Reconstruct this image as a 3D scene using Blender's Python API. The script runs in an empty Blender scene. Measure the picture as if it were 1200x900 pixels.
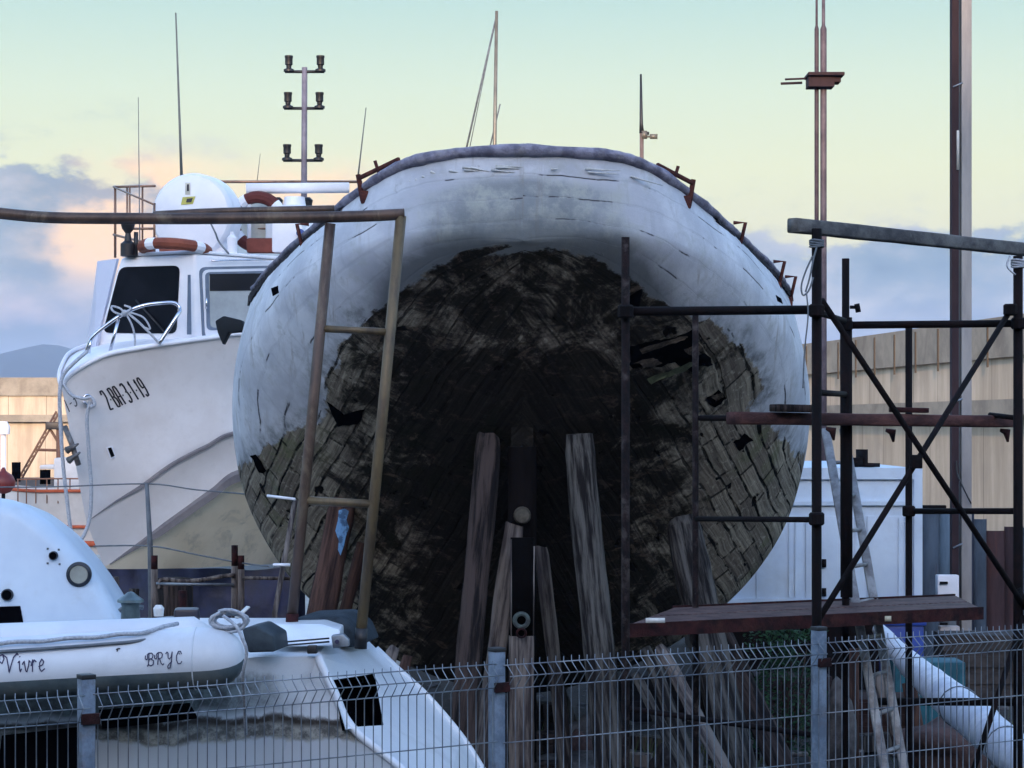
import bpy, bmesh, math, random
from mathutils import Vector, noise
from mathutils.bvhtree import BVHTree
random.seed(7)
R = math.radians
sc = bpy.context.scene
COL = sc.collection

# ---------------------------------------------------------------- camera
F, HOR, CAMH = 2567.0, 500.0, 3.2
cam_d = bpy.data.cameras.new('camera')
cam = bpy.data.objects.new('camera', cam_d); COL.objects.link(cam)
cam.location = (0, 0, CAMH); cam.rotation_euler = (R(90), 0, 0)
cam_d.sensor_width = 36; cam_d.lens = F / 1200 * 36; cam_d.shift_y = 50 / 1200
cam_d.clip_start = .1; cam_d.clip_end = 60000
sc.camera = cam

# ---------------------------------------------------------------- light
SUN_EL, SUN_AZ = R(14), R(184)          # azimuth clockwise from +Y: low sun behind the viewer
SKY_STRENGTH = .14
EXPO = 2.4
w = bpy.data.worlds.new('World'); sc.world = w; w.use_nodes = True
sun_d = bpy.data.lights.new('sun', 'SUN'); sun_d.energy = .78; sun_d.angle = R(1.5); sun_d.color = (1.0, .66, .40)
sun = bpy.data.objects.new('sun', sun_d); COL.objects.link(sun)
sdir = Vector((math.sin(SUN_AZ) * math.cos(SUN_EL), math.cos(SUN_AZ) * math.cos(SUN_EL), math.sin(SUN_EL)))
sun.rotation_euler = sdir.to_track_quat('Z', 'Y').to_euler()
sun.location = sdir * 50
sc.view_settings.view_transform = 'Standard'
try: sc.view_settings.look = 'None'
except Exception: pass
sc.view_settings.exposure = EXPO
sc.view_settings.gamma = 1


class NT:
    """tiny node-tree helper"""
    def __init__(s, t): s.t = t; s.n = t.nodes; s.l = t.links
    def new(s, typ, **k):
        n = s.n.new(typ)
        for a, b in k.items(): setattr(n, a, b)
        return n
    def put(s, sock, v):
        if isinstance(v, bpy.types.NodeSocket): s.l.new(v, sock)
        else: sock.default_value = v
    def math(s, op, a, b=0.0, c=None, clamp=False):
        n = s.new('ShaderNodeMath', operation=op, use_clamp=clamp)
        s.put(n.inputs[0], a); s.put(n.inputs[1], b)
        if c is not None: s.put(n.inputs[2], c)
        return n.outputs[0]
    def mix(s, f, a, b, blend='MIX'):
        n = s.new('ShaderNodeMix', data_type='RGBA', blend_type=blend)
        def c(v): return v if isinstance(v, bpy.types.NodeSocket) else (v[0], v[1], v[2], 1)
        s.put(n.inputs[0], f); s.put(n.inputs[6], c(a)); s.put(n.inputs[7], c(b))
        return n.outputs[2]
    def ramp(s, f, stops, interp='LINEAR'):
        n = s.new('ShaderNodeValToRGB'); e = n.color_ramp.elements; n.color_ramp.interpolation = interp
        while len(e) > 1: e.remove(e[-1])
        for i, (p, c) in enumerate(stops):
            if i == 0: e[0].position = p; x = e[0]
            else: x = e.new(p)
            x.color = (c, c, c, 1) if isinstance(c, (int, float)) else (*c, 1)
        s.put(n.inputs[0], f); return n.outputs[0]
    def noise(s, vec, scale, detail=6, rough=.6, dist=0):
        n = s.new('ShaderNodeTexNoise'); s.put(n.inputs['Vector'], vec)
        n.inputs['Scale'].default_value = scale; n.inputs['Detail'].default_value = detail
        n.inputs['Roughness'].default_value = rough; n.inputs['Distortion'].default_value = dist
        return n.outputs[0]
    def smooth(s, x, a, b):
        n = s.new('ShaderNodeMapRange', interpolation_type='SMOOTHSTEP'); s.put(n.inputs[0], x)
        n.inputs[1].default_value = a; n.inputs[2].default_value = b
        return n.outputs[0]


def lin(c):   # display 0..255 -> linear
    return tuple(((x / 255) / 12.92 if x / 255 <= .04045 else ((x / 255 + .055) / 1.055) ** 2.4) for x in c)


# world: Nishita sky overhead, evening gradient and cloud bank near the horizon (by direction)
def build_world():
    t = NT(w.node_tree); t.n.clear()
    out = t.new('ShaderNodeOutputWorld'); bg = t.new('ShaderNodeBackground')
    sky = t.new('ShaderNodeTexSky', sky_type='NISHITA'); sky.sun_disc = False
    sky.sun_elevation = SUN_EL; sky.sun_rotation = SUN_AZ; sky.air_density = 1.0; sky.dust_density = 1.0; sky.ozone_density = 2.5
    tc = t.new('ShaderNodeTexCoord'); sp = t.new('ShaderNodeSeparateXYZ'); t.l.new(tc.outputs['Generated'], sp.inputs[0])
    dx, dy, dz = sp.outputs
    hyp = t.math('SQRT', t.math('ADD', t.math('MULTIPLY', dx, dx), t.math('MULTIPLY', dy, dy)))
    el = t.math('DIVIDE', dz, t.math('MAXIMUM', hyp, .02))       # tan(elevation)
    az = t.math('ARCTAN2', dx, dy)
    v = t.new('ShaderNodeCombineXYZ'); t.put(v.inputs[0], az); t.put(v.inputs[1], t.math('MULTIPLY', el, 1.9)); v.inputs[2].default_value = 3.7
    vec = v.outputs[0]
    elp = t.math('MULTIPLY', el, F)        # pixels of the 1200 px frame above the horizon
    azp = t.math('MULTIPLY', az, F)
    e01 = t.math('DIVIDE', elp, 600, clamp=True)
    clear = t.ramp(e01, [(0, lin((218, 205, 190))), (.16, lin((226, 212, 184))), (.32, lin((240, 232, 186))), (.5, lin((238, 240, 196))), (.66, lin((222, 236, 208))),
                         (.83, lin((194, 223, 212))), (1.0, lin((170, 209, 216)))])
    # cloud bank top, as height over azimuth
    fc = t.new('ShaderNodeFloatCurve'); cur = fc.mapping.curves[0]
    pts = [(0, .5), (.1, .50), (.2, .55), (.27, .50), (.34, .44), (.40, .45), (.5, .42), (.6, .42), (.66, .40), (.72, .37), (.77, .385), (.84, .345), (.9, .37), (1, .38)]
    pts = [(x, y) for x, y in pts]
    while len(cur.points) > 2: cur.points.remove(cur.points[-1])
    cur.points[0].location = pts[0]; cur.points[1].location = pts[-1]
    for p in pts[1:-1]: cur.points.new(*p)
    fc.mapping.update()
    a01 = t.math('ADD', t.math('DIVIDE', azp, 1600), .5, clamp=True)
    t.put(fc.inputs['Value'], a01)
    top = t.math('MULTIPLY', fc.outputs[0], 600)
    n1 = t.math('SUBTRACT', t.noise(vec, 32, 9, .62), .5); n2 = t.math('SUBTRACT', t.noise(vec, 9, 3, .5), .5)
    edge = t.math('ADD', t.math('ADD', top, t.math('MULTIPLY', n1, 120)), t.math('MULTIPLY', n2, 130))
    d = t.math('SUBTRACT', edge, elp)
    cm = t.smooth(d, -2, 16)
    wisp = t.math('MULTIPLY', t.smooth(d, -60, 20), t.smooth(n1, -.02, .2)); cm = t.math('MAXIMUM', cm, t.math('MULTIPLY', wisp, .6))
    n3 = t.noise(vec, 16, 6, .6)
    hz = t.smooth(elp, 60, 190)
    hzn = t.math('ADD', hz, t.math('MULTIPLY', t.math('SUBTRACT', n3, .5), 1.1), clamp=True)
    cl = t.mix(hzn, lin((166, 168, 192)), lin((138, 160, 176)))
    cl = t.mix(t.smooth(n3, .42, .68), cl, lin((200, 200, 206))); cl = t.mix(t.math('MULTIPLY', t.smooth(n3, .46, .34), .6), cl, lin((118, 140, 158)))
    def gauss(cx, cy, sx, sy):
        a = t.math('DIVIDE', t.math('SUBTRACT', azp, cx), sx); b = t.math('DIVIDE', t.math('SUBTRACT', elp, cy), sy)
        return t.math('EXPONENT', t.math('MULTIPLY', t.math('ADD', t.math('MULTIPLY', a, a), t.math('MULTIPLY', b, b)), -1.0))
    col = t.mix(cm, clear, cl)
    nn = t.math('ADD', t.math('MULTIPLY', t.smooth(n3, .40, .54), .8), .2)
    glow = t.math('MULTIPLY', t.math('MINIMUM', t.math('ADD', t.math('ADD', gauss(-455, 232, 62, 50), gauss(-490, 205, 55, 36)), t.math('ADD', gauss(-230, 270, 70, 34), gauss(-420, 285, 90, 25))), 1.0), nn)
    col = t.mix(glow, col, (1.25, .82, .46))
    pink = t.math('MULTIPLY', gauss(-560, 120, 130, 45), t.smooth(n3, .3, .7))
    col = t.mix(t.math('MULTIPLY', pink, .8), col, lin((222, 200, 205)))
    col = t.mix(t.math('MULTIPLY', gauss(-600, 70, 400, 28), .45), col, lin((170, 180, 210)))
    # into the overhead sky
    skb = t.new('ShaderNodeVectorMath', operation='SCALE'); t.l.new(sky.outputs[0], skb.inputs[0]); skb.inputs[3].default_value = SKY_STRENGTH / .12
    # horizon band only; brightness of band relative to strength
    band = t.new('ShaderNodeVectorMath', operation='SCALE'); t.l.new(col, band.inputs[0]); band.inputs[3].default_value = 1.10 / SKY_STRENGTH / 2 ** EXPO
    f = t.smooth(el, .22, .55)
    back = t.smooth(dy, -.2, .35)          # behind the viewer the plain sky takes over
    ff = t.math('SUBTRACT', 1.0, t.math('MULTIPLY', t.math('SUBTRACT', 1.0, f), back))
    fin = t.mix(ff, band.outputs[0], t.mix(1.0, sky.outputs[0], (1.08, 1.0, .98), 'MULTIPLY'))
    t.l.new(fin, bg.inputs[0]); bg.inputs[1].default_value = SKY_STRENGTH
    t.l.new(bg.outputs[0], out.inputs[0])
build_world()

# ---------------------------------------------------------------- helpers
def P(px, py, Y):
    return Vector(((px - 600) / F * Y, Y, CAMH + (HOR - py) / F * Y))

def tag(o, label=None, cat=None, group=None, kind=None):
    if label: o['label'] = label
    if cat: o['category'] = cat
    if group: o['group'] = group
    if kind: o['kind'] = kind
    return o

def thing(name, loc, label, cat, group=None):
    o = bpy.data.objects.new(name, None); COL.objects.link(o); o.location = loc
    o.empty_display_size = .1
    o['_root'] = [loc[0], loc[1], loc[2]]
    return tag(o, label, cat, group)

ROOT = {}
def obj(name, bm, mat, parent=None, label=None, cat=None, group=None, kind=None, smooth=True, angle=35):
    """bm in WORLD coordinates; becomes one mesh object, origin at the parent thing's base (or own base)"""
    if parent is not None:
        org = ROOT[parent.name]
    else:
        xs = [v.co for v in bm.verts]
        org = Vector(((min(v.x for v in xs) + max(v.x for v in xs)) / 2, (min(v.y for v in xs) + max(v.y for v in xs)) / 2, min(v.z for v in xs)))
        if kind == 'structure': org = Vector((0, 0, 0))
    for v in bm.verts: v.co -= org
    me = bpy.data.meshes.new(name)
    if smooth:
        for f in bm.faces: f.smooth = True
        ca = math.cos(R(angle))
        for e in bm.edges:
            if len(e.link_faces) == 2 and e.link_faces[0].normal.length and e.link_faces[0].normal.dot(e.link_faces[1].normal) < ca: e.smooth = False
    bm.to_mesh(me); bm.free()
    o = bpy.data.objects.new(name, me); COL.objects.link(o)
    for m in (mat if isinstance(mat, (list, tuple)) else [mat]): me.materials.append(m)
    if parent is not None: o.parent = parent
    else: o.location = org
    ROOT[o.name] = org
    return tag(o, label, cat, group, kind)

_thing = thing
def thing(*a, **k):
    o = _thing(*a, **k); ROOT[o.name] = Vector(o.location); del o['_root']; return o

def sweep(bm, pts, rad, seg=8, caps=True, ry=None, jit=0, up=None, flat=None, mi=0):
    """tube along pts; rad number or list; ry second radius; flat: 4 -> square-ish section"""
    pts = [Vector(p) for p in pts]; n = len(pts)
    rads = rad if isinstance(rad, (list, tuple)) else [rad] * n
    rys = ry if isinstance(ry, (list, tuple)) else ([ry] * n if ry else rads)
    rings = []; prev = None
    for i, p in enumerate(pts):
        d = (pts[min(i + 1, n - 1)] - pts[max(i - 1, 0)]).normalized()
        if prev is None:
            u = Vector(up) if up is not None else (Vector((0, 0, 1)) if abs(d.z) < .9 else Vector((0, 1, 0)))
            a = d.cross(u).normalized()
        else:
            a = (prev - d * prev.dot(d)).normalized()
        b = a.cross(d).normalized(); prev = a
        ring = []
        for k in range(seg):
            t = 2 * math.pi * (k + .5) / seg
            c, s = math.cos(t), math.sin(t)
            if flat:                     # superellipse
                e = 2 / flat
                c = math.copysign(abs(c) ** e, c); s = math.copysign(abs(s) ** e, s)
            j = 1 + (random.uniform(-jit, jit) if jit else 0)
            ring.append(bm.verts.new(p + a * c * rads[i] * j + b * s * rys[i] * j))
        rings.append(ring)
    for i in range(n - 1):
        for k in range(seg):
            f = bm.faces.new((rings[i][k], rings[i][(k + 1) % seg], rings[i + 1][(k + 1) % seg], rings[i + 1][k])); f.material_index = mi
    if caps:
        f = bm.faces.new(rings[0][::-1]); f.material_index = mi
        f = bm.faces.new(rings[-1]); f.material_index = mi
    return rings

def tube(pts, r, seg=8, **k):
    bm = bmesh.new(); sweep(bm, pts, r, seg, **k); return bm

def box(bm, c, sx, sy, sz, rot=0, bev=0, ax=None):
    """box centred at c; ax = (X,Y,Z) axes optional"""
    c = Vector(c)
    if ax is None:
        ca, sa = math.cos(rot), math.sin(rot); ax = (Vector((ca, sa, 0)), Vector((-sa, ca, 0)), Vector((0, 0, 1)))
    vs = []
    for x in (-.5, .5):
        for y in (-.5, .5):
            for z in (-.5, .5):
                vs.append(bm.verts.new(c + ax[0] * x * sx + ax[1] * y * sy + ax[2] * z * sz))
    fs = [(0, 1, 3, 2), (4, 6, 7, 5), (0, 4, 5, 1), (2, 3, 7, 6), (0, 2, 6, 4), (1, 5, 7, 3)]
    new = [bm.faces.new([vs[i] for i in f]) for f in fs]
    if bev:
        es = {e for f in new for e in f.edges}
        bmesh.ops.bevel(bm, geom=list(es), offset=bev, segments=2, affect='EDGES', profile=.6)
    return vs

def bx(*a, **k):
    bm = bmesh.new(); box(bm, *a, **k); return bm

def prism(pts, dvec, bev=0):
    """polygon (world pts) extruded by dvec"""
    bm = bmesh.new(); a = [bm.verts.new(p) for p in pts]; b = [bm.verts.new(Vector(p) + Vector(dvec)) for p in pts]
    bm.faces.new(a[::-1]); bm.faces.new(b)
    n = len(a)
    for i in range(n): bm.faces.new((a[i], a[(i + 1) % n], b[(i + 1) % n], b[i]))
    bmesh.ops.recalc_face_normals(bm, faces=bm.faces)
    if bev: bmesh.ops.bevel(bm, geom=list(bm.edges), offset=bev, segments=3, affect='EDGES', profile=.5)
    return bm

def lathe(prof, c, axis=(0, 0, 1), seg=20):
    """prof list of (r, h) along axis from c"""
    bm = bmesh.new(); ax = Vector(axis).normalized(); u = ax.orthogonal().normalized(); v = ax.cross(u); c = Vector(c)
    rings = [[bm.verts.new(c + ax * h + (u * math.cos(2 * math.pi * k / seg) + v * math.sin(2 * math.pi * k / seg)) * max(r, 1e-4)) for k in range(seg)] for r, h in prof]
    for i in range(len(rings) - 1):
        for k in range(seg): bm.faces.new((rings[i][k], rings[i][(k + 1) % seg], rings[i + 1][(k + 1) % seg], rings[i + 1][k]))
    bm.faces.new(rings[0][::-1]); bm.faces.new(rings[-1])
    bmesh.ops.recalc_face_normals(bm, faces=bm.faces)
    return bm

def torus(c, axis, Rr, r, seg=36, sec=10, mats=None):
    bm = bmesh.new(); ax = Vector(axis).normalized(); u = ax.orthogonal().normalized(); v = ax.cross(u); c = Vector(c)
    rings = []
    for k in range(seg):
        t = 2 * math.pi * k / seg; d = u * math.cos(t) + v * math.sin(t)
        rings.append([bm.verts.new(c + d * (Rr + r * math.cos(q)) + ax * r * math.sin(q)) for q in [2 * math.pi * j / sec for j in range(sec)]])
    for k in range(seg):
        for j in range(sec):
            f = bm.faces.new((rings[k][j], rings[(k + 1) % seg][j], rings[(k + 1) % seg][(j + 1) % sec], rings[k][(j + 1) % sec]))
            if mats and (k % (seg // 4)) < 2: f.material_index = 1
    bmesh.ops.recalc_face_normals(bm, faces=bm.faces)
    return bm

def spline(tab, x):
    """monotone-ish interpolation of a table of tuples keyed by first value"""
    if x <= tab[0][0]: return tab[0][1:]
    if x >= tab[-1][0]: return tab[-1][1:]
    for i in range(len(tab) - 1):
        if tab[i][0] <= x <= tab[i + 1][0]: break
    x0, x1 = tab[i][0], tab[i + 1][0]; h = x1 - x0; t = (x - x0) / h
    res = []
    for j in range(1, len(tab[0])):
        y0, y1 = tab[i][j], tab[i + 1][j]; s = (y1 - y0) / h
        m0 = s if i == 0 else ((y0 - tab[i - 1][j]) / (x0 - tab[i - 1][0]))
        m1 = s if i + 2 >= len(tab) else ((tab[i + 2][j] - y1) / (tab[i + 2][0] - x1))
        m0 = 0 if (i and m0 * s <= 0) else (s if i == 0 else 2 * m0 * s / (m0 + s) if m0 + s else 0)
        m1 = s if i + 2 >= len(tab) else (0 if m1 * s <= 0 else 2 * m1 * s / (m1 + s))
        res.append((2 * t**3 - 3 * t * t + 1) * y0 + (t**3 - 2 * t * t + t) * h * m0 + (-2 * t**3 + 3 * t * t) * y1 + (t**3 - t * t) * h * m1)
    return tuple(res)

# ---------------------------------------------------------------- materials
def M(name, c1, c2=None, scale=4, rough=.6, metal=0, bump=.0, bscale=None, stretch=(1, 1, 1), dirt=None, dirt_amt=.5, dirt_scale=1.3, lo=.35, hi=.65, spec=None, detail=8):
    if spec is None: spec = .5 if rough < .56 else .16
    m = bpy.data.materials.new(name); m.use_nodes = True
    t = NT(m.node_tree); b = t.n['Principled BSDF']
    tc = t.new('ShaderNodeTexCoord'); mp = t.new('ShaderNodeMapping'); t.l.new(tc.outputs['Object'], mp.inputs[0]); mp.inputs['Scale'].default_value = stretch
    vec = mp.outputs[0]
    c2 = c2 or tuple(x * .72 for x in c1)
    n = t.noise(vec, scale, detail, .65)
    col = t.mix(t.smooth(n, lo, hi), c2, c1)
    if dirt:
        dn = t.noise(vec, dirt_scale, 9, .7, .4)
        col = t.mix(t.math('MULTIPLY', t.smooth(dn, .5, .68), dirt_amt), col, dirt)
    t.put(b.inputs['Base Color'], col)
    t.put(b.inputs['Roughness'], t.math('ADD', rough - .08, t.math('MULTIPLY', n, .16)))
    b.inputs['Metallic'].default_value = metal; b.inputs['Specular IOR Level'].default_value = spec
    if bump:
        bn = t.new('ShaderNodeBump'); bn.inputs['Strength'].default_value = bump; bn.inputs['Distance'].default_value = .02
        t.put(bn.inputs['Height'], t.noise(vec, bscale or scale * 4, 8, .7)); t.l.new(bn.outputs[0], b.inputs['Normal'])
    return m

m_galv = M('galvanised_steel', (.27, .30, .33), (.11, .13, .16), 5, .42, .4, .1)
m_galvpost = M('galvanised_post', (.20, .25, .32), (.10, .13, .18), 9, .5, .35, .2, dirt=(.12, .08, .06), dirt_amt=.6, dirt_scale=4)
m_black = M('black_plastic', (.012, .012, .014), None, 8, .5)
m_void = M('dark_interior', (.003, .003, .004), None, 3, 1, spec=.0)
m_rust = M('rusted_steel', (.045, .013, .013), (.012, .006, .007), 9, .85, 0, .5, dirt=(.09, .035, .025), dirt_amt=.45, dirt_scale=6)
m_rustdark = M('dark_rusted_pipe', (.006, .003, .0035), (.002, .0015, .002), 10, .8, 0, .4, dirt=(.022, .008, .007), dirt_amt=.3, dirt_scale=5)
m_rustpatch = M('rusted_pipe_worn', (.018, .010, .010), (.005, .0035, .004), 18, .8, 0, .5, dirt=(.12, .10, .09), dirt_amt=.45, dirt_scale=9)
m_brownpipe = M('brown_painted_tube', (.11, .066, .045), (.045, .026, .02), 6, .5, .2, .2, dirt=(.26, .20, .13), dirt_amt=.5, dirt_scale=4, stretch=(1, 1, .4))
m_gold = M('tarnished_tube', (.17, .12, .06), (.075, .052, .032), 6, .5, .3, .2, dirt=(.09, .06, .05), dirt_amt=.5, dirt_scale=4, stretch=(1, 1, .4))
m_white = M('white_gelcoat', (.74, .77, .80), (.64, .68, .73), 1.3, .32, 0, .03, dirt=(.42, .43, .43), dirt_amt=.35, dirt_scale=2.4)
m_whitecabin = M('white_cabin_paint', (.80, .80, .83), (.70, .71, .76), 1.3, .35, 0, .02)
m_glass = M('dark_glass', (.006, .007, .010), (.012, .013, .018), 2, .12)
m_dwood = M('weathered_timber', (.10, .092, .082), (.010, .008, .008), 18, .9, 0, .9, 40, stretch=(1, 1, .07), lo=.40, hi=.60, dirt=(.03, .022, .024), dirt_amt=.75, dirt_scale=4)
m_dwood2 = M('brown_timber', (.062, .044, .038), (.008, .006, .006), 18, .9, 0, .9, 40, stretch=(1, 1, .07), lo=.40, hi=.60, dirt=(.02, .016, .018), dirt_amt=.7, dirt_scale=4)
m_palewood = M('pale_grey_timber', (.21, .18, .16), (.05, .04, .04), 18, .9, 0, .9, 40, stretch=(1, 1, .07), lo=.40, hi=.60, dirt=(.06, .045, .04), dirt_amt=.7, dirt_scale=3)
m_redwood = M('reddish_timber', (.10, .055, .042), (.022, .013, .012), 18, .9, 0, .9, 40, stretch=(1, 1, .07), dirt=(.10, .20, .32), dirt_amt=.0)
m_chrome = M('polished_steel', (.75, .76, .80), (.55, .56, .62), 6, .18, .95)
m_rope = M('pale_rope', (.50, .52, .56), (.32, .34, .38), 60, .9, 0, .4)
m_orange = M('faded_orange', (.24, .075, .045), (.15, .045, .03), 5, .6)
m_greyrub = M('grey_rubber', (.16, .18, .20), (.10, .115, .13), 6, .65)
m_tubewhite = M('pale_inflatable_fabric', (.66, .69, .73), (.58, .61, .66), 2, .5, 0, .04, dirt=(.4, .42, .42), dirt_amt=.3)
m_ink = M('black_lettering', (.012, .012, .02), None, 4, .5)
m_ink2 = M('violet_lettering', (.06, .055, .11), None, 4, .6)
# ================================================================ SETTING
def build_setting():
    # ground sheet reaching the horizon, with gentle unevenness near the yard
    mg = bpy.data.materials.new('yard_ground'); mg.use_nodes = True; t = NT(mg.node_tree); b = t.n['Principled BSDF']
    tc = t.new('ShaderNodeTexCoord'); v = tc.outputs['Object']
    n1 = t.noise(v, .8, 10, .7); n2 = t.noise(v, 14, 8, .7)
    col = t.mix(t.smooth(n1, .35, .65), (.010, .009, .009), (.026, .022, .020))
    col = t.mix(t.smooth(n2, .5, .7), col, (.05, .045, .04))
    t.put(b.inputs['Base Color'], col); b.inputs['Roughness'].default_value = .95
    bn = t.new('ShaderNodeBump'); bn.inputs['Strength'].default_value = .9; bn.inputs['Distance'].default_value = .05
    t.put(bn.inputs['Height'], n2); t.l.new(bn.outputs[0], b.inputs['Normal'])
    bm = bmesh.new()
    xs = [-6000, -2500, -600, -200, -80] + [x * 2 for x in range(-20, 21)] + [80, 200, 600, 2500, 6000]
    ys = [-6000, -2500, -600, -200, -60, -30] + [y * 2 for y in range(0, 26)] + [80, 140, 300, 1000, 3000, 6000]
    g = [[bm.verts.new((x, y, (noise.noise(Vector((x * .3, y * .3, 0))) * .04 if abs(x) < 30 and 0 < y < 45 else 0))) for x in xs] for y in ys]
    for j in range(len(ys) - 1):
        for i in range(len(xs) - 1): bm.faces.new((g[j][i], g[j][i + 1], g[j + 1][i + 1], g[j + 1][i]))
    obj('ground', bm, mg, kind='structure')
    bm = bmesh.new(); bm.faces.new([bm.verts.new(q) for q in ((-40, 24.6, .05), (-1.5, 24.6, .05), (-.5, 60, .05), (-40, 60, .05))])
    obj('bounce_sheet', bm, M('bounce_concrete', (.42, .39, .34), (.34, .31, .27), .8, .9, 0, .2), kind='structure')  # added pale sheet, bounces light up under the motor boat

    # breakwater: long concrete wall that bends behind the boats
    mc = bpy.data.materials.new('breakwater_concrete'); mc.use_nodes = True; t = NT(mc.node_tree); b = t.n['Principled BSDF']
    tc = t.new('ShaderNodeTexCoord'); uvn = t.new('ShaderNodeUVMap'); uvn.uv_map = 'run'; sp = t.new('ShaderNodeSeparateXYZ'); t.l.new(uvn.outputs[0], sp.inputs[0])
    u, vv = sp.outputs[0], sp.outputs[1]
    cv = t.new('ShaderNodeCombineXYZ'); t.put(cv.inputs[0], t.math('MULTIPLY', u, 1.0)); t.put(cv.inputs[1], t.math('MULTIPLY', vv, .12))
    st = t.noise(cv.outputs[0], 1.1, 8, .65); blot = t.noise(uvn.outputs[0], .35, 8, .65)
    col = t.mix(t.smooth(st, .33, .67), (.37, .30, .22), (.54, .45, .34))
    col = t.mix(t.math('MULTIPLY', t.smooth(blot, .45, .7), .55), col, (.30, .25, .20))
    pu = t.math('ABSOLUTE', t.math('SUBTRACT', t.math('FRACT', t.math('DIVIDE', u, 2.4)), .5))
    joint = t.smooth(pu, .488, .496)
    col = t.mix(t.math('MULTIPLY', joint, .75), col, (.10, .075, .05))
    t.put(b.inputs['Base Color'], col); b.inputs['Roughness'].default_value = .9
    md = M('breakwater_parapet', (.31, .275, .22), (.22, .195, .16), 1.0, .9, 0, .2, dirt=(.16, .13, .10), dirt_amt=.5, dirt_scale=.6)
    line = [Vector((-75, 138)), Vector((-12, 138)), Vector((2, 128)), Vector((11.4, 79)), Vector((13.9, 60)), Vector((17.5, 33))]
    root = thing('breakwater_wall', Vector((-12, 138, 0)), 'long sunlit concrete breakwater wall running behind all the boats', 'wall')
    # profile steps: (outset towards the yard, z)
    def course(name, z0, z1, off0, thick, mat, joints=False):
        bm = bmesh.new(); uv = bm.loops.layers.uv.new('run')
        nrm = []
        for i in range(len(line)):
            a = line[max(i - 1, 0)]; c = line[min(i + 1, len(line) - 1)]; d = (c - a).normalized(); nrm.append(Vector((d.y, -d.x)))
        nrm = [n if n.y < .2 else -n for n in nrm]
        nrm = [Vector((d.x, d.y)) for d in nrm]
        L = 0; prev = None
        for i, p in enumerate(line):
            n = nrm[i]
            if i: L += (p - line[i - 1]).length
            q = [(p + n * off0, z0), (p + n * off0, z1), (p - n * thick, z1), (p - n * thick, z0)]
            cur = ([bm.verts.new((a.x, a.y, z)) for a, z in q], L)
            if prev:
                for k in range(4):
                    f = bm.faces.new((prev[0][k], cur[0][k], cur[0][(k + 1) % 4], prev[0][(k + 1) % 4]))
                    for lp in f.loops:
                        l = cur[1] if lp.vert in cur[0] else prev[1]
                        lp[uv].uv = (l, lp.vert.co.z)
            prev = cur
        bmesh.ops.recalc_face_normals(bm, faces=bm.faces)
        obj(name, bm, mat, root, smooth=False)
    course('lower_wall', 0, 3.5, .0, 2.5, mc)
    course('ledge', 3.5, 3.95, .45, 2.5, md)
    course('upper_wall', 3.95, 5.15, -.25, 2.0, mc)
    course('parapet', 5.15, 6.3, -.1, 1.6, md)
    # the dark vertical joints of the parapet
    bm = bmesh.new()
    for i in range(2, len(line) - 1):
        a, c = line[i], line[i + 1]; d = (c - a); L = d.length; d.normalize(); n = Vector((-abs(d.y), 0)) if False else Vector((d.y, -d.x))
        if n.y > .2 or n.x > 0: n = -n
        for k in range(int(L / 2.2)):
            p = a + d * (k * 2.2 + 1) + n * -.085
            box(bm, (p.x, p.y, 5.55), .06, .05, 1.3, rot=math.atan2(d.y, d.x))
    obj('joint', bm, M('joint_dark', (.09, .07, .05)), root, smooth=False)

    # ridge far away beyond the breakwater
    bm = bmesh.new(); Y0 = 4000
    prof = [(-400, 455), (-250, 430), (-120, 436), (-60, 432), (0, 421), (30, 412), (50, 407), (64, 404), (84, 409), (110, 418), (150, 424), (220, 436), (400, 445), (620, 440), (800, 450), (1100, 448), (1300, 452)]
    rows = []
    for k in range(9):
        f = k / 8; row = []
        for i in range(240):
            px = -400 + 1700 * i / 239; py = spline(prof, px)[0]
            zt = CAMH + (HOR - py) / F * Y0
            x = (px - 600) / F * Y0
            z = zt * math.sin(f * math.pi / 2) ** .8 + noise.noise(Vector((x * .007, k * .9, 1))) * 6 * f * (1 - f * .7)
            row.append(bm.verts.new((x, Y0 - 700 * (1 - f), max(z, 0))))
        rows.append(row)
    rows.append([bm.verts.new((v.co.x, Y0 + 800, 0)) for v in rows[-1]])
    for k in range(len(rows) - 1):
        for i in range(239): bm.faces.new((rows[k][i], rows[k][i + 1], rows[k + 1][i + 1], rows[k + 1][i]))
    obj('mountain', bm, M('mountain_rock', (.030, .038, .040), (.02, .026, .03), .01, .95, stretch=(1, 1, 1)), kind='structure')

    # added unseen ridge behind the viewer: keeps the low sun off the yard
    bm = bmesh.new(); prev = None
    prof = [(-22, 0), (-32, 6), (-42, 17), (-52, 26), (-60, 30), (-90, 31), (-140, 22), (-240, 8), (-320, 0)]
    for i in range(40):
        x = -160 + i * 320 / 39
        cur = [bm.verts.new((x, y, z + (noise.noise(Vector((x * .05, y * .05, 3))) * 1.2 if 0 < z else 0))) for y, z in prof]
        if prev:
            for k in range(len(prof) - 1): bm.faces.new((prev[k], cur[k], cur[k + 1], prev[k + 1]))
        prev = cur
    obj('sun_block_ridge', bm, M('sun_block_scrub', (.07, .075, .045), (.04, .045, .03), .4, .95), kind='structure')
build_setting()
def build_haze():
    m = bpy.data.materials.new('evening_haze'); m.use_nodes = True; t = NT(m.node_tree); t.n.clear()
    out = t.new('ShaderNodeOutputMaterial'); v = t.new('ShaderNodeVolumePrincipled')
    v.inputs['Color'].default_value = (.42, .60, .90, 1); v.inputs['Density'].default_value = HAZE; v.inputs['Anisotropy'].default_value = 0
    t.l.new(v.outputs[0], out.inputs['Volume'])
    obj('haze', bx((0, 0, 87), 12600, 12600, 176), m, kind='stuff', smooth=False)
HAZE = 1.9e-4
build_haze()

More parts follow.
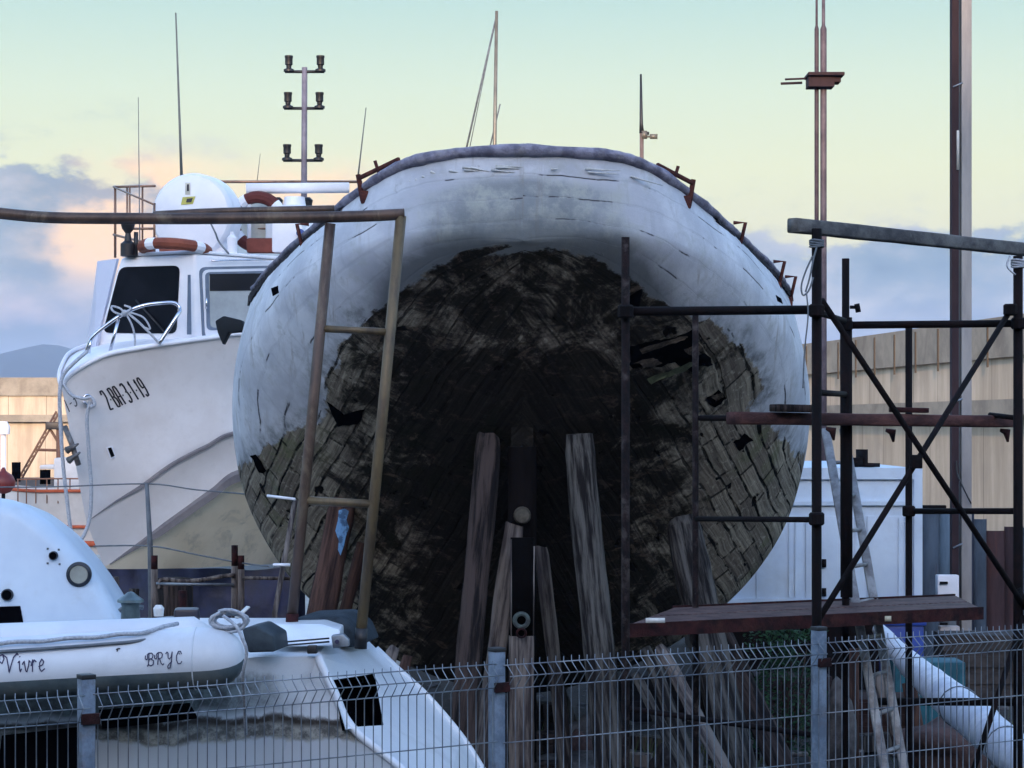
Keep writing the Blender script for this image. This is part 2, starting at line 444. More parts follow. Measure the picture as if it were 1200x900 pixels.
# ================================================================ THE BIG WOODEN HULL
LAM = .82
def hullpt(x, Y, z):       # designed in a frame with its stern 20 m off, then set at its true size
    return Vector(((x + .1) * LAM, Y * LAM, CAMH + (z - 3.2) * LAM))
#        s     Bs    zs    Bm    zm    zbody  p    q
HT = [(0.00, .00, 5.72, .00, 5.02, 4.90, 1.8, 1.8),
      (0.05, .52, 5.70, .56, 5.02, 4.86, 1.8, 1.8),
      (0.15, .86, 5.67, .93, 5.01, 4.76, 1.8, 1.8),
      (0.35, 1.16, 5.60, 1.27, 4.97, 4.58, 1.8, 1.8),
      (0.60, 1.40, 5.50, 1.55, 4.90, 4.35, 1.8, 1.75),
      (1.20, 1.78, 5.30, 2.02, 4.70, 3.75, 1.7, 1.7),
      (1.80, 2.07, 5.16, 2.37, 4.50, 3.15, 1.6, 1.6),
      (2.50, 2.36, 5.02, 2.70, 4.20, 2.55, 1.6, 1.5),
      (3.30, 2.66, 4.88, 2.98, 3.85, 1.85, 1.8, 1.6),
      (4.00, 2.86, 4.78, 3.14, 3.58, .95, 1.9, 1.5),
      (5.00, 3.04, 4.74, 3.27, 3.38, .15, 2.3, 1.62),
      (7.00, 3.10, 4.70, 3.22, 3.30, .0, 2.4, 1.65),
      (9.00, 2.75, 4.85, 2.85, 3.60, .15, 2.2, 1.8),
      (11.0, 1.95, 5.20, 1.98, 4.20, .60, 1.6, 1.4),
      (12.6, .95, 5.60, .97, 4.90, .95, 1.2, 1.1),
      (13.6, .06, 5.95, .07, 5.30, 1.60, 1.0, 1.0)]
KEEL = -.1
def hull_section(s):
    Bs, zs, Bm, zm, zb, p, q = spline(HT, s)
    pts = []
    for i in range(17):                       # sheer down to widest point
        t = i / 16; pts.append((Bs + (Bm - Bs) * math.sin(t * math.pi / 2), zs + (zm - zs) * t))
    post = s > 1.75
    mn = .11 if post else 0.0
    for i in range(1, 91):
        a = i / 90; tau = math.sin(a * math.pi / 2) if p > 1.3 else a
        b = Bm * max(0, 1 - tau ** p) ** (1 / q)
        pts.append((max(b, mn if Bm > .12 else 0), zm + (zb - zm) * tau))
    zk = KEEL if post and s < 12.8 else zb
    if s >= 12.8: zk = zb
    for i in range(1, 21):
        t = i / 20; pts.append((mn if post else 0, zb + (zk - zb) * t))
    pts.append((0, zk))
    return pts

DARKPOLY = [(283, 548), (300, 533), (340, 507), (368, 494), (384, 472), (376, 448), (393, 420), (404, 396), (438, 368), (470, 345), (520, 311), (545, 297), (600, 292), (650, 293),
            (700, 301), (728, 320), (760, 348), (800, 362), (842, 385), (886, 425), (894, 455), (878, 478), (902, 500), (927, 520), (947, 548), (960, 620), (900, 760), (700, 1100), (400, 1100), (250, 800), (250, 600)]
def sdist(poly, x, y):
    inside = False; best = 1e9; n = len(poly)
    for i in range(n):
        x0, y0 = poly[i]; x1, y1 = poly[(i + 1) % n]
        if (y0 > y) != (y1 > y) and x < (x1 - x0) * (y - y0) / (y1 - y0) + x0: inside = not inside
        dx, dy = x1 - x0, y1 - y0; t = max(0, min(1, ((x - x0) * dx + (y - y0) * dy) / (dx * dx + dy * dy)))
        best = min(best, math.hypot(x - x0 - t * dx, y - y0 - t * dy))
    return best if inside else -best

def hull_material():
    m = bpy.data.materials.new('old_hull_planking'); m.use_nodes = True; t = NT(m.node_tree); b = t.n['Principled BSDF']
    tc = t.new('ShaderNodeTexCoord'); ob = tc.outputs['Object']
    uv = t.new('ShaderNodeUVMap'); uv.uv_map = 'planks'
    at = t.new('ShaderNodeAttribute'); at.attribute_name = 'bare'; bare = at.outputs['Fac']
    # wobble the plank coordinates
    wn = t.new('ShaderNodeTexNoise'); t.l.new(ob, wn.inputs['Vector']); wn.inputs['Scale'].default_value = 1.7; wn.inputs['Detail'].default_value = 4
    wv = t.new('ShaderNodeVectorMath', operation='SUBTRACT'); t.l.new(wn.outputs['Color'], wv.inputs[0]); wv.inputs[1].default_value = (.5, .5, .5)
    ws = t.new('ShaderNodeVectorMath', operation='SCALE'); t.l.new(wv.outputs[0], ws.inputs[0]); ws.inputs[3].default_value = .10
    wa = t.new('ShaderNodeVectorMath', operation='ADD'); t.l.new(uv.outputs[0], wa.inputs[0]); t.l.new(ws.outputs[0], wa.inputs[1])
    puv = wa.outputs[0]
    def bricks(w_, h_, mort, sm):
        n = t.new('ShaderNodeTexBrick'); t.l.new(puv, n.inputs['Vector']); n.inputs['Scale'].default_value = 1
        n.inputs['Brick Width'].default_value = w_; n.inputs['Row Height'].default_value = h_; n.inputs['Mortar Size'].default_value = mort; n.inputs['Mortar Smooth'].default_value = sm
        n.inputs['Color1'].default_value = (0, 0, 0, 1); n.inputs['Color2'].default_value = (1, 1, 1, 1); n.inputs['Mortar'].default_value = (.5, .5, .5, 1); n.inputs['Bias'].default_value = 0
        n.offset = .37; n.offset_frequency = 2
        return n
    bk = bricks(.40, .17, .013, .3); bk2 = bricks(.36, .17, .005, .3)
    pv = t.new('ShaderNodeSeparateColor'); t.l.new(bk.outputs['Color'], pv.inputs[0]); tone = pv.outputs[0]
    spv = t.new('ShaderNodeSeparateXYZ'); t.l.new(puv, spv.inputs[0])
    def seams(pitch, half, n):
        d_ = t.math('MULTIPLY', t.math('SUBTRACT', .5, t.math('ABSOLUTE', t.math('SUBTRACT', t.math('FRACT', t.math('DIVIDE', spv.outputs[1], pitch)), .5))), pitch)
        return t.math('SUBTRACT', 1.0, t.math('DIVIDE', d_, t.math('MULTIPLY', n, half), clamp=True), clamp=True)
    gapn = t.noise(ob, 1.3, 5, .65); gn2 = t.noise(puv, 9, 4, .6)
    wvar = t.math('ADD', .10, t.math('MULTIPLY', t.smooth(gapn, .40, .60), 1.0))
    strake = t.math('MULTIPLY', t.smooth(seams(.17, .022, wvar), .2, .6), t.math('ADD', .25, t.math('MULTIPLY', t.smooth(t.noise(puv, 4.5, 5, .7), .40, .52), .75)))
    butt = t.math('MULTIPLY', bk.outputs['Fac'], t.smooth(gn2, .44, .52))
    crack = t.math('MULTIPLY', bk2.outputs['Fac'], t.smooth(gn2, .52, .45))
    seam = t.math('MAXIMUM', strake, t.math('MULTIPLY', butt, .7))
    wide = t.math('MAXIMUM', strake, t.math('MAXIMUM', t.math('MULTIPLY', butt, .8), t.math('MULTIPLY', crack, .35)))
    # ---- bare wood
    sv = t.new('ShaderNodeVectorMath', operation='MULTIPLY'); t.l.new(puv, sv.inputs[0]); sv.inputs[1].default_value = (.6, 15, 1)
    grain = t.noise(sv.outputs[0], 2.4, 9, .7)
    blotch = t.noise(ob, 2.6, 10, .72, .5); big = t.noise(ob, .8, 5, .6); fine = t.noise(ob, 17, 8, .75)
    wood = t.mix(t.smooth(grain, .33, .68), (.11, .092, .074), (.44, .39, .30))
    wood = t.mix(t.math('MULTIPLY', tone, .65), wood, (.085, .065, .055))
    wood = t.mix(t.math('MULTIPLY', t.smooth(fine, .52, .68), .6), wood, (.52, .48, .38))
    sepw = t.new('ShaderNodeSeparateXYZ'); t.l.new(ob, sepw.inputs[0])
    green = t.math('MULTIPLY', t.smooth(blotch, .48, .62), t.smooth(big, .42, .6))
    wood = t.mix(t.math('MULTIPLY', green, .8), wood, (.15, .16, .085))
    tar = t.math('MAXIMUM', t.smooth(blotch, .56, .44), 0.0)
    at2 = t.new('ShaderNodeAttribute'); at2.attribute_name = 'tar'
    tar_shade_f = t.math('MULTIPLY', t.smooth(t.math('ADD', at2.outputs['Fac'], t.math('MULTIPLY', t.math('SUBTRACT', blotch, .5), 2.6)), .25, .7), .93)
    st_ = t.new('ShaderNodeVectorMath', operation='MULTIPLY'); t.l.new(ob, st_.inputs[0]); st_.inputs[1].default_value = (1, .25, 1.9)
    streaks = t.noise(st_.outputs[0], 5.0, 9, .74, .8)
    wood = t.mix(tar_shade_f, wood, (.0022, .0018, .002))  # black coating with the shade of the underside painted in
    wood = t.mix(t.math('MULTIPLY', t.math('MULTIPLY', tar_shade_f, t.smooth(streaks, .54, .66)), t.math('SUBTRACT', .85, t.math('MULTIPLY', t.smooth(at2.outputs['Fac'], .65, 1.2), .62))), wood, (.12, .088, .066))
    wood = t.mix(t.math('MULTIPLY', wide, t.math('SUBTRACT', 1.0, t.math('MULTIPLY', tar_shade_f, .85))), wood, (.003, .003, .003))
    # missing bits of plank
    hole = t.math('MULTIPLY', t.smooth(t.noise(puv, 5.5, 3, .5), .67, .70), 1.0)
    wood = t.mix(hole, wood, (.004, .003, .003))
    # ---- old white paint
    pn = t.noise(ob, 1.6, 8, .65); sm = t.noise(ob, 6.0, 8, .7)
    pt = t.mix(t.smooth(pn, .35, .68), (.44, .46, .51), (.66, .68, .72))
    pt = t.mix(t.math('MULTIPLY', t.smooth(sm, .50, .68), .6), pt, (.40, .42, .42))
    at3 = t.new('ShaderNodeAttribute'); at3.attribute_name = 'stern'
    grime_shade = t.math('MULTIPLY', t.smooth(t.math('ADD', at3.outputs['Fac'], t.math('MULTIPLY', t.math('SUBTRACT', pn, .5), 1.4)), .2, .8), .8)  # greenish grime, with the shade under the counter painted in
    pt = t.mix(grime_shade, pt, t.mix(t.smooth(sm, .4, .65), (.15, .18, .19), (.36, .38, .34)))
    dv_ = t.new('ShaderNodeVectorMath', operation='MULTIPLY'); t.l.new(ob, dv_.inputs[0]); dv_.inputs[1].default_value = (9, 1.2, .55)
    drip = t.math('MULTIPLY', t.smooth(t.noise(dv_.outputs[0], 1.6, 6, .7), .54, .70), t.smooth(pn, .42, .58))
    pt = t.mix(t.math('MULTIPLY', drip, .6), pt, (.25, .22, .19))
    chip = t.smooth(t.noise(ob, 10, 6, .75), .63, .66); pt = t.mix(t.math('MULTIPLY', t.math('MULTIPLY', chip, t.smooth(pn, .45, .55)), .6), pt, (.30, .31, .33))
    dash = t.math('MULTIPLY', t.smooth(seams(.17, .008, 1.0), .2, .6), t.smooth(t.noise(ob, 2.3, 4, .6), .55, .60))
    faint = t.math('MULTIPLY', bk.outputs['Fac'], .12)
    pt = t.mix(faint, pt, (.2, .21, .24)); pt = t.mix(dash, pt, (.04, .04, .05))
    spots = t.smooth(t.noise(ob, 24, 4, .7), .72, .76); pt = t.mix(t.math('MULTIPLY', spots, .7), pt, (.16, .15, .15))
    # ---- edge between the two
    eb = t.math('ADD', bare, t.math('ADD', t.math('MULTIPLY', t.math('SUBTRACT', t.noise(ob, 5, 9, .7), .5), .34), t.math('MULTIPLY', t.math('SUBTRACT', tone, .5), .10)))
    isb = t.smooth(eb, -.015, .03)
    shade_fade = t.math('MAXIMUM', t.math('MULTIPLY', t.smooth(eb, -.35, 0), t.smooth(sm, .3, .7)), t.math('MULTIPLY', t.smooth(eb, -.62, -.02), t.math('MULTIPLY', t.smooth(at3.outputs['Fac'], .0, .35), 1.25), clamp=True))  # painted shade of the counter, fading into the bare edge
    pt = t.mix(t.math('MULTIPLY', shade_fade, .85), pt, (.085, .095, .10))
    col = t.mix(isb, pt, wood)
    t.put(b.inputs['Base Color'], col)
    t.put(b.inputs['Roughness'], t.math('ADD', .62, t.math('MULTIPLY', isb, .26)))
    t.put(b.inputs['Specular IOR Level'], t.math('SUBTRACT', .35, t.math('MULTIPLY', isb, .25)))
    # bump
    h = t.math('ADD', t.math('MULTIPLY', seam, t.math('ADD', -.02, t.math('MULTIPLY', isb, t.math('ADD', -1.1, t.math('MULTIPLY', tar_shade_f, .75))))), t.math('MULTIPLY', t.math('ADD', grain, fine), t.math('ADD', .05, t.math('MULTIPLY', isb, .5))))
    h = t.math('SUBTRACT', h, t.math('MULTIPLY', t.math('MULTIPLY', seams(.17, .02, wvar), t.math('SUBTRACT', 1.0, isb)), .025)); h = t.math('ADD', h, t.math('MULTIPLY', sm, .14)); h = t.math('SUBTRACT', h, t.math('MULTIPLY', isb, .45)); h = t.math('SUBTRACT', h, t.math('MULTIPLY', t.math('MULTIPLY', isb, hole), 1.4))
    h = t.math('ADD', h, t.math('MULTIPLY', t.math('MULTIPLY', tone, isb), .35))
    bn = t.new('ShaderNodeBump'); bn.inputs['Strength'].default_value = .9; bn.inputs['Distance'].default_value = .03
    t.put(bn.inputs['Height'], h); t.l.new(bn.outputs[0], b.inputs['Normal'])
    return m

def build_hull():
    root = thing('wooden_boat', hullpt(0, 24, -.1) * 1.0, 'big old wooden boat hull with round stern, peeling white paint above dark bare planks', 'boat')
    bm = bmesh.new(); uv = bm.loops.layers.uv.new('planks')
    lb = bm.verts.layers.float.new('bare'); lt = bm.verts.layers.float.new('tar'); ls = bm.verts.layers.float.new('stern')
    S = [13.6 * (i / 150) ** 1.8 for i in range(151)]
    S = sorted(set([round(s, 4) for s in S if abs(s - 1.75) > .02] + [1.745, 1.755]))
    grid = {}; U = 0
    secs = [hull_section(s) for s in S]
    for side in (-1, 1):
        rows = []
        for i, s in enumerate(S):
            row = []; g = 0; last = None
            for (x, z) in secs[i]:
                # hull surface unevenness: old sagging planks
                wob = noise.noise(Vector((side * x * 1.3, s * 1.1, z * 1.3))) * .018
                p = hullpt(side * max(0, x + (wob if x > .15 else 0)), 20 + s, z)
                v = bm.verts.new(p)
                if last is not None: g += math.hypot(x - last[0], z - last[1]) * LAM
                last = (x, z); row.append((v, s * LAM, g))
                px = 600 + F * p.x / p.y; py = HOR - F * (p.z - CAMH) / p.y
                zw = 2.76
                d2 = (zw - z) / .3
                d1 = sdist(DARKPOLY, px, py) / 100
                k = max(0, min(1, (s - 4.6) / .8))
                v[lb] = max(-1, min(1, d1 * (1 - k) + d2 * k))
                # black coating plus painted-in underside shade: around the sternpost and run
                shade_core = max(0, min(1, (2.1 - abs(x)) / 1.5)) * max(0, min(1, (4.5 - z) / .9))
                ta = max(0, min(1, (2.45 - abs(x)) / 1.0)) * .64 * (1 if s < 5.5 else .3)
                v[lt] = max(ta, shade_core * 1.15)
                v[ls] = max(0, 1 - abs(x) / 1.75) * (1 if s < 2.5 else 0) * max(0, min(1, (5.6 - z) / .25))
            rows.append(row)
        for i in range(len(S) - 1):
            for k in range(len(secs[0]) - 1):
                q = [rows[i][k], rows[i + 1][k], rows[i + 1][k + 1], rows[i][k + 1]]
                if side == 1: q = q[::-1]
                try: f = bm.faces.new([a[0] for a in q])
                except ValueError: continue
                for lp, a in zip(f.loops, q): lp[uv].uv = (a[1] * 1.0 + 50, a[2] - .36 * a[1] * min(1, a[2] / 1.6) + (0 if side == 1 else 37.04))
    bmesh.ops.remove_doubles(bm, verts=bm.verts, dist=.0008)
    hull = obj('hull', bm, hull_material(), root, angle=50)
    bm = bmesh.new(); bm.from_mesh(hull.data)
    # deck
    dk = bmesh.new(); prev = None
    for s in [.15, .35, .6, 1, 1.5, 2, 3, 4, 5, 6, 7, 8, 9, 10, 11, 12, 12.8, 13.3]:
        Bs, zs = spline(HT, s)[:2]
        cur = [dk.verts.new(hullpt(x * (Bs - .03), 20 + s, zs - .5 + .1 * (1 - x * x))) for x in (-1, -.5, 0, .5, 1)]
        if prev:
            for k in range(4): dk.faces.new((prev[k], prev[k + 1], cur[k + 1], cur[k]))
        prev = cur
    obj('deck', dk, M('old_deck', (.16, .15, .14), None, 4, .9), root)
    # cap rail and weathered covering along the sheer
    mr = M('weathered_rail', (.30, .29, .36), (.13, .125, .17), 9, .85, 0, .9, 18, dirt=(.30, .28, .28), dirt_amt=.6, dirt_scale=5)
    pts = []
    for s in [5.2 * (1 - i / 70) ** 2 for i in range(70)] + [0]:
        Bs, zs = spline(HT, s)[:2]; pts.append((s, Bs, zs))
    path = [hullpt(-b, 20 + s, z + .01) for s, b, z in pts] + [hullpt(b, 20 + s, z + .01) for s, b, z in pts[::-1][1:]]
    # break the rail: its thickness swells and thins
    rr = []
    for i, p in enumerate(path):
        q = abs(i / (len(path) - 1) - .5) * 2
        rr.append((.060 - .028 * q) * (1 + .22 * noise.noise(p * 5)) )
    path2 = [p + Vector((0, 0, .012 * noise.noise(p * 3))) for p in path]
    rb = bmesh.new(); sweep(rb, path2, rr, 10, ry=[r * .8 for r in rr], jit=.08)
    obj('cap_rail', rb, mr, root, angle=60)
    # torn dark rubbing band hanging under the rail at both quarters
    m_band = M('torn_black_band', (.022, .018, .024), (.010, .009, .013), 12, .8, 0, .6)
    for side in (-1, 1):
        tb = bmesh.new(); prev = None
        N = 90
        for i in range(N):
            f = i / (N - 1); s = 1.05 + f * 4.6 if side == -1 else 1.3 + f * 4.3
            Bs, zs = spline(HT, s)[:2]
            wdt = (.10 + .06 * noise.noise(Vector((s * 4, side, 0))) + .05 * noise.noise(Vector((s * 15, side, 2)))) * (.25 + .9 * f if side == -1 else .2 + .5 * f)
            wdt = max(.02, wdt)
            o = .035 + .02 * noise.noise(Vector((s * 8, side * 3, 5)))
            cur = [tb.verts.new(hullpt(side * (Bs + .0), 20 + s, zs - .03)), tb.verts.new(hullpt(side * (Bs + o + .02), 20 + s, zs - .05)),
                   tb.verts.new(hullpt(side * (Bs + o + .03), 20 + s, zs - .06 - wdt)), tb.verts.new(hullpt(side * (Bs + .015), 20 + s, zs - .05 - wdt))]
            if prev:
                for k in range(4): tb.faces.new((prev[k], cur[k], cur[(k + 1) % 4], prev[(k + 1) % 4]))
            prev = cur
        bmesh.ops.recalc_face_normals(tb, faces=tb.faces)
        obj('rubbing_strip', tb, m_band, root, smooth=False)
    # pale splintered strip below the rail on the stern
    sb = bmesh.new()
    for i in range(22):
        u = random.uniform(-1, 1); s = .02 + .5 * abs(u) ** 2.2; Bs, zs = spline(HT, s)[:2]
        a = hullpt(math.copysign(Bs, u), 20 + s - .02, zs - .12 - random.uniform(0, .05)); L = random.uniform(.05, .28)
        s2 = s + L * .25 * abs(u); Bs2, zs2 = spline(HT, s2)[:2]
        d = Vector((L, 0, random.uniform(-.02, .02)))
        if abs(u) > .9: continue
        sweep(sb, [a + Vector((0, -.005, 0)), a + d + Vector((0, -.004 + abs(d.x) * abs(u) * .25, -abs(u) * .08))], [.009, .003], 5)
    obj('splinters', sb, M('pale_splinters', (.62, .62, .60), None, 20, .9), root)['kind'] = 'stuff'
    # iron brackets along the rail
    mb = M('rusty_iron', (.11, .035, .025), (.05, .018, .018), 12, .8, 0, .5)
    brs = [((-1.0, .40), (-1.42, .72), 0), ((1.14, .40), (1.62, .95), 0)]
    def onrail(side, s, up=0, out=0):
        Bs, zs = spline(HT, s)[:2]; return hullpt(side * (Bs + out), 20 + s, zs + up)
    for side, s in ((-1, .62), (1, .72)):
        b_ = bmesh.new()
        a = onrail(side, s - .26, .09, -.02); c = onrail(side, s + .08, .08, .08)
        sweep(b_, [a, c], .016, 8, flat=4)
        sweep(b_, [c + Vector((0, 0, .03)), onrail(side, s + .06, -.14, .05)], .02, 8, flat=4)
        box(b_, onrail(side, s + .03, -.12, .05), .06, .06, .10, bev=.01)
        sweep(b_, [onrail(side, s - .1, .0, 0), onrail(side, s - .1, .16, .05)], .015, 6)
        obj('rail_bracket', b_, mb, root)
    for side, s in ((-1, 1.95), (1, 1.9), (1, 3.4), (1, 4.3)):
        b_ = bmesh.new()
        c = onrail(side, s, .1, .0); e = onrail(side, s, .1, .12); d = onrail(side, s, -.2, .05)
        sweep(b_, [c, e, d], .016, 6); box(b_, d, .05, .07, .12)
        obj('rail_bracket', b_, mb, root)
    # scuppers
    bvh = BVHTree.FromObject
    hb = bmesh.new(); hb.from_mesh(hull.data)
    for v in hb.verts: v.co += ROOT[root.name]
    T = BVHTree.FromBMesh(hb)
    def onhull(px, py, out=0):
        o = Vector((0, 0, CAMH)); d = (P(px, py, 10) - o).normalized(); h = T.ray_cast(o, d)
        if h[0] is None: return None
        n = h[1] if h[1].dot(d) < 0 else -h[1]
        return h[0] + n * out, n
    for quad in ([(318, 338), (326, 335), (327, 343), (320, 347)], [(909, 346), (915, 350), (917, 356), (911, 353)]):
        q = []
        for x, y in quad:
            r = onhull(x, y, .004)
            if r: q.append(r)
        if len(q) == 4:
            n = q[0][1]; obj('scupper', prism([a[0] for a in q], -n * .05), m_void, root, smooth=False)
    # sternpost with tube end, rudder fittings
    sp = bmesh.new(); a = hullpt(0, 21.72, 3.0); c = hullpt(0, 21.72, -.2)
    sweep(sp, [c, a], .12, 8, flat=5, ry=.16)
    obj('sternpost', sp, M('tarred_post', (.003, .0024, .0026), (.008, .006, .006), 6, .95, 0, .7, stretch=(1, 1, .2), spec=.08), root)
    pm = P(612, 604, hullpt(0, 21.5, 0).y - .05)
    obj('shaft_tube', lathe([(.075, 0), (.075, .16), (.055, .2), (.03, .21)][::-1] if False else [(.03, -.12), (.055, -.11), (.07, -.05), (.07, .16)], pm, (0, 1, 0), 18), M('bronze_scale', (.13, .11, .085), (.07, .06, .045), 14, .8, 0, .5), root)
    kb = bmesh.new(); box(kb, hullpt(0, 27, -.20), .26, 9.2, .15)
    obj('keel', kb, M('keel_timber', (.05, .04, .035), None, 5, .9, 0, .5), root)
    hb.free()
    # timbers where planks have gone (starboard quarter) : open dark gaps with a loose green strake
    def gap(poly, depth=.02, mat=m_void, name='plank_gap', out=.006):
        # subdivide the outline so it follows the surface
        cx = sum(p[0] for p in poly) / len(poly); cy = sum(p[1] for p in poly) / len(poly)
        g = bmesh.new(); rings = []
        dense = [(poly[i][0] + (poly[(i + 1) % len(poly)][0] - poly[i][0]) * j / 4, poly[i][1] + (poly[(i + 1) % len(poly)][1] - poly[i][1]) * j / 4) for i in range(len(poly)) for j in range(4)]
        dense = [(x + 3.2 * noise.noise(Vector((x * .21, y * .21, 1))) , y + 3.2 * noise.noise(Vector((x * .21, y * .21, 6)))) for x, y in dense]
        dense = [q for q in dense if onhull(*q)]
        if len(dense) < 3: return None
        for k in (1, .66, .33):
            hits = [onhull(cx + (x - cx) * k, cy + (y - cy) * k, out) for x, y in dense]
            ok = [h for h in hits if h]
            if not ok: return None
            rings.append([g.verts.new((h or ok[0])[0]) for h in hits])
        for a, b_ in zip(rings, rings[1:]):
            for i in range(len(a)): g.faces.new((a[i], a[(i + 1) % len(a)], b_[(i + 1) % len(a)], b_[i]))
        g.faces.new(rings[-1])
        return obj(name, g, mat, root)
    gm = M('mossy_strake', (.11, .125, .07), (.05, .055, .035), 10, .9, 0, .6)
    for poly in ([(738, 405), (752, 403), (768, 397), (790, 396), (812, 384), (818, 394), (812, 404), (828, 414), (836, 428), (818, 428), (812, 436), (790, 424), (770, 430), (756, 424), (740, 432)],
                 [(826, 468), (842, 456), (852, 466), (838, 478)], [(858, 518), (872, 508), (882, 516), (866, 528)], [(930, 590), (944, 560), (944, 575), (937, 600)],
                 [(273 + 20, 534), (300, 532), (312, 552), (306, 555)],
                 [(384, 470), (400, 486), (428, 478), (420, 496), (396, 500)], [(730, 352), (752, 338), (748, 360)]):
        gap(poly)
    for poly in ([(756, 440), (790, 428), (812, 419), (812, 424), (790, 436), (762, 446)],):
        gap(poly, mat=gm, name='loose_strake', out=.035)
    bw = M('broken_plank_end', (.13, .10, .075), (.03, .024, .02), 14, .9, 0, .8)
    for poly in ([(748, 408), (790, 394), (806, 392), (802, 398), (780, 404), (752, 414)], [(800, 408), (818, 402), (826, 412), (812, 420)], [(742, 424), (764, 418), (776, 424), (760, 429)], [(833, 462), (846, 458), (847, 464), (836, 470)]):
        gap(poly, mat=bw, name='broken_plank', out=.014)
    return root, T, onhull
HULL, HULLT, onhull = build_hull()
# ================================================================ WRITING: stroke letters laid on a surface
GL = {
 '2': [[(.05, .8), (.2, 1), (.7, 1), (.85, .8), (.8, .6), (.1, .05), (.1, 0), (.9, 0)]],
 '-': [[(.15, .45), (.85, .45)]],
 'B': [[(.1, 0), (.1, 1), (.65, 1), (.85, .85), (.8, .6), (.6, .53), (.1, .53)], [(.6, .53), (.9, .38), (.9, .15), (.65, 0), (.1, 0)]],
 'A': [[(.08, 0), (.12, .85), (.3, 1), (.7, 1), (.88, .85), (.92, 0)], [(.1, .45), (.9, .45)]],
 '3': [[(.1, .9), (.3, 1), (.7, 1), (.88, .82), (.8, .6), (.4, .53)], [(.8, .55), (.92, .35), (.85, .1), (.6, 0), (.25, 0), (.08, .12)]],
 '1': [[(.25, .8), (.5, 1), (.5, 0)]],
 '9': [[(.85, .5), (.3, .45), (.12, .6), (.15, .88), (.4, 1), (.7, .98), (.88, .8), (.88, .3), (.7, .03), (.3, 0), (.12, .12)]],
 '8': [[(.5, .52), (.15, .68), (.15, .88), (.5, 1), (.85, .88), (.85, .68), (.5, .52), (.1, .3), (.15, .08), (.5, 0), (.85, .08), (.9, .3), (.5, .52)]],
 'V': [[(-.25, .62), (-.1, .5), (.05, .75), (-.05, .98), (-.3, .9), (-.3, .7)], [(-.05, .98), (.25, .8), (.38, .3), (.42, 0), (.55, .35), (.75, .8), (1.0, 1.0), (1.12, .9)]],
 'i': [[(.1, .5), (.4, .62), (.42, .2), (.55, .02), (.8, .2)], [(.45, .85), (.48, .8)]],
 'v': [[(-.1, .4), (.15, .6), (.35, .1), (.5, 0), (.75, .35), (.8, .62), (1, .5)]],
 'r': [[(0, .3), (.25, .65), (.2, 0)], [(.22, .45), (.5, .62), (.75, .5)]],
 'e': [[(0, .25), (.55, .35), (.7, .5), (.45, .65), (.15, .45), (.15, .15), (.4, 0), (.85, .15)]],
 'b': [[(-.3, .85), (-.35, .6), (-.1, .5), (0, .7), (-.05, .9), (.2, 1), (.6, 1), (.8, .85), (.7, .62), (.25, .53)], [(.2, .95), (.18, .5), (.1, .05), (-.1, .0)], [(.5, .53), (.85, .4), (.8, .1), (.45, 0), (.15, .12)]],
 'R': [[(-.3, .85), (-.35, .6), (-.1, .5), (0, .7), (-.05, .9), (.2, 1), (.6, 1), (.8, .85), (.7, .6), (.25, .5)], [(.2, .95), (.18, .5), (.1, .05)], [(.4, .5), (.6, .15), (.85, 0), (1, .12)]],
 'Y': [[(-.1, .85), (.1, 1), (.25, .9), (.25, .55), (.45, .42), (.7, .6), (.85, 1)], [(.85, 1), (.75, .3), (.55, -.25), (.25, -.3), (.2, -.1), (.5, .1), (.8, .25)]],
 'C': [[(.85, .75), (.7, .98), (.4, .98), (.12, .65), (.12, .3), (.35, .02), (.7, .02), (.9, .2)], [(.6, .75), (.45, .85)]],
}
def lettering(txt, org, ux, uy, tree, wpx, gap=.25, widths=None, out=.006):
    """txt drawn in photo pixels: org bottom-left, ux whole-line vector, uy cap-height vector; laid on 'tree' surface"""
    bm = bmesh.new(); widths = widths or {}
    tot = sum(widths.get(c, 1) for c in txt) + gap * (len(txt) - 1); x = 0
    O = Vector((0, 0, CAMH))
    def hit(p):
        d = (P(p.x, p.y, 10) - O).normalized(); h = tree.ray_cast(O, d)
        if h[0] is None: return None
        n = h[1] if h[1].dot(d) < 0 else -h[1]
        return h[0] + n * out
    for c in txt:
        wch = widths.get(c, 1)
        for st in GL.get(c, []):
            pts = [Vector(org) + Vector(ux) * ((x + a * wch) / tot) + Vector(uy) * b for a, b in st]
            # smooth a little
            fine = []
            for i in range(len(pts) - 1):
                for k in range(3): fine.append(pts[i].lerp(pts[i + 1], k / 3))
            fine.append(pts[-1])
            prev = None
            for i, p in enumerate(fine):
                d = (fine[min(i + 1, len(fine) - 1)] - fine[max(i - 1, 0)]).normalized(); n = Vector((-d.y, d.x)) * wpx / 2
                a, b = hit(p - n), hit(p + n)
                if a is None or b is None: prev = None; continue
                cur = (bm.verts.new(a), bm.verts.new(b))
                if prev: bm.faces.new((prev[0], cur[0], cur[1], prev[1]))
                prev = cur
        x += wch + gap
    return bm

def tree_of(o):
    b = bmesh.new(); b.from_mesh(o.data)
    for v in b.verts: v.co += ROOT[o.name]
    t = BVHTree.FromBMesh(b); b.free(); return t

def catmull(pts, n=6):
    pts = [Vector(p) for p in pts]; out = []
    for i in range(len(pts) - 1):
        p0 = pts[max(i - 1, 0)]; p1 = pts[i]; p2 = pts[i + 1]; p3 = pts[min(i + 2, len(pts) - 1)]
        for k in range(n):
            t = k / n
            out.append(.5 * ((2 * p1) + (p2 - p0) * t + (2 * p0 - 5 * p1 + 4 * p2 - p3) * t * t + (3 * p1 - p0 - 3 * p2 + p3) * t**3))
    out.append(pts[-1]); return out

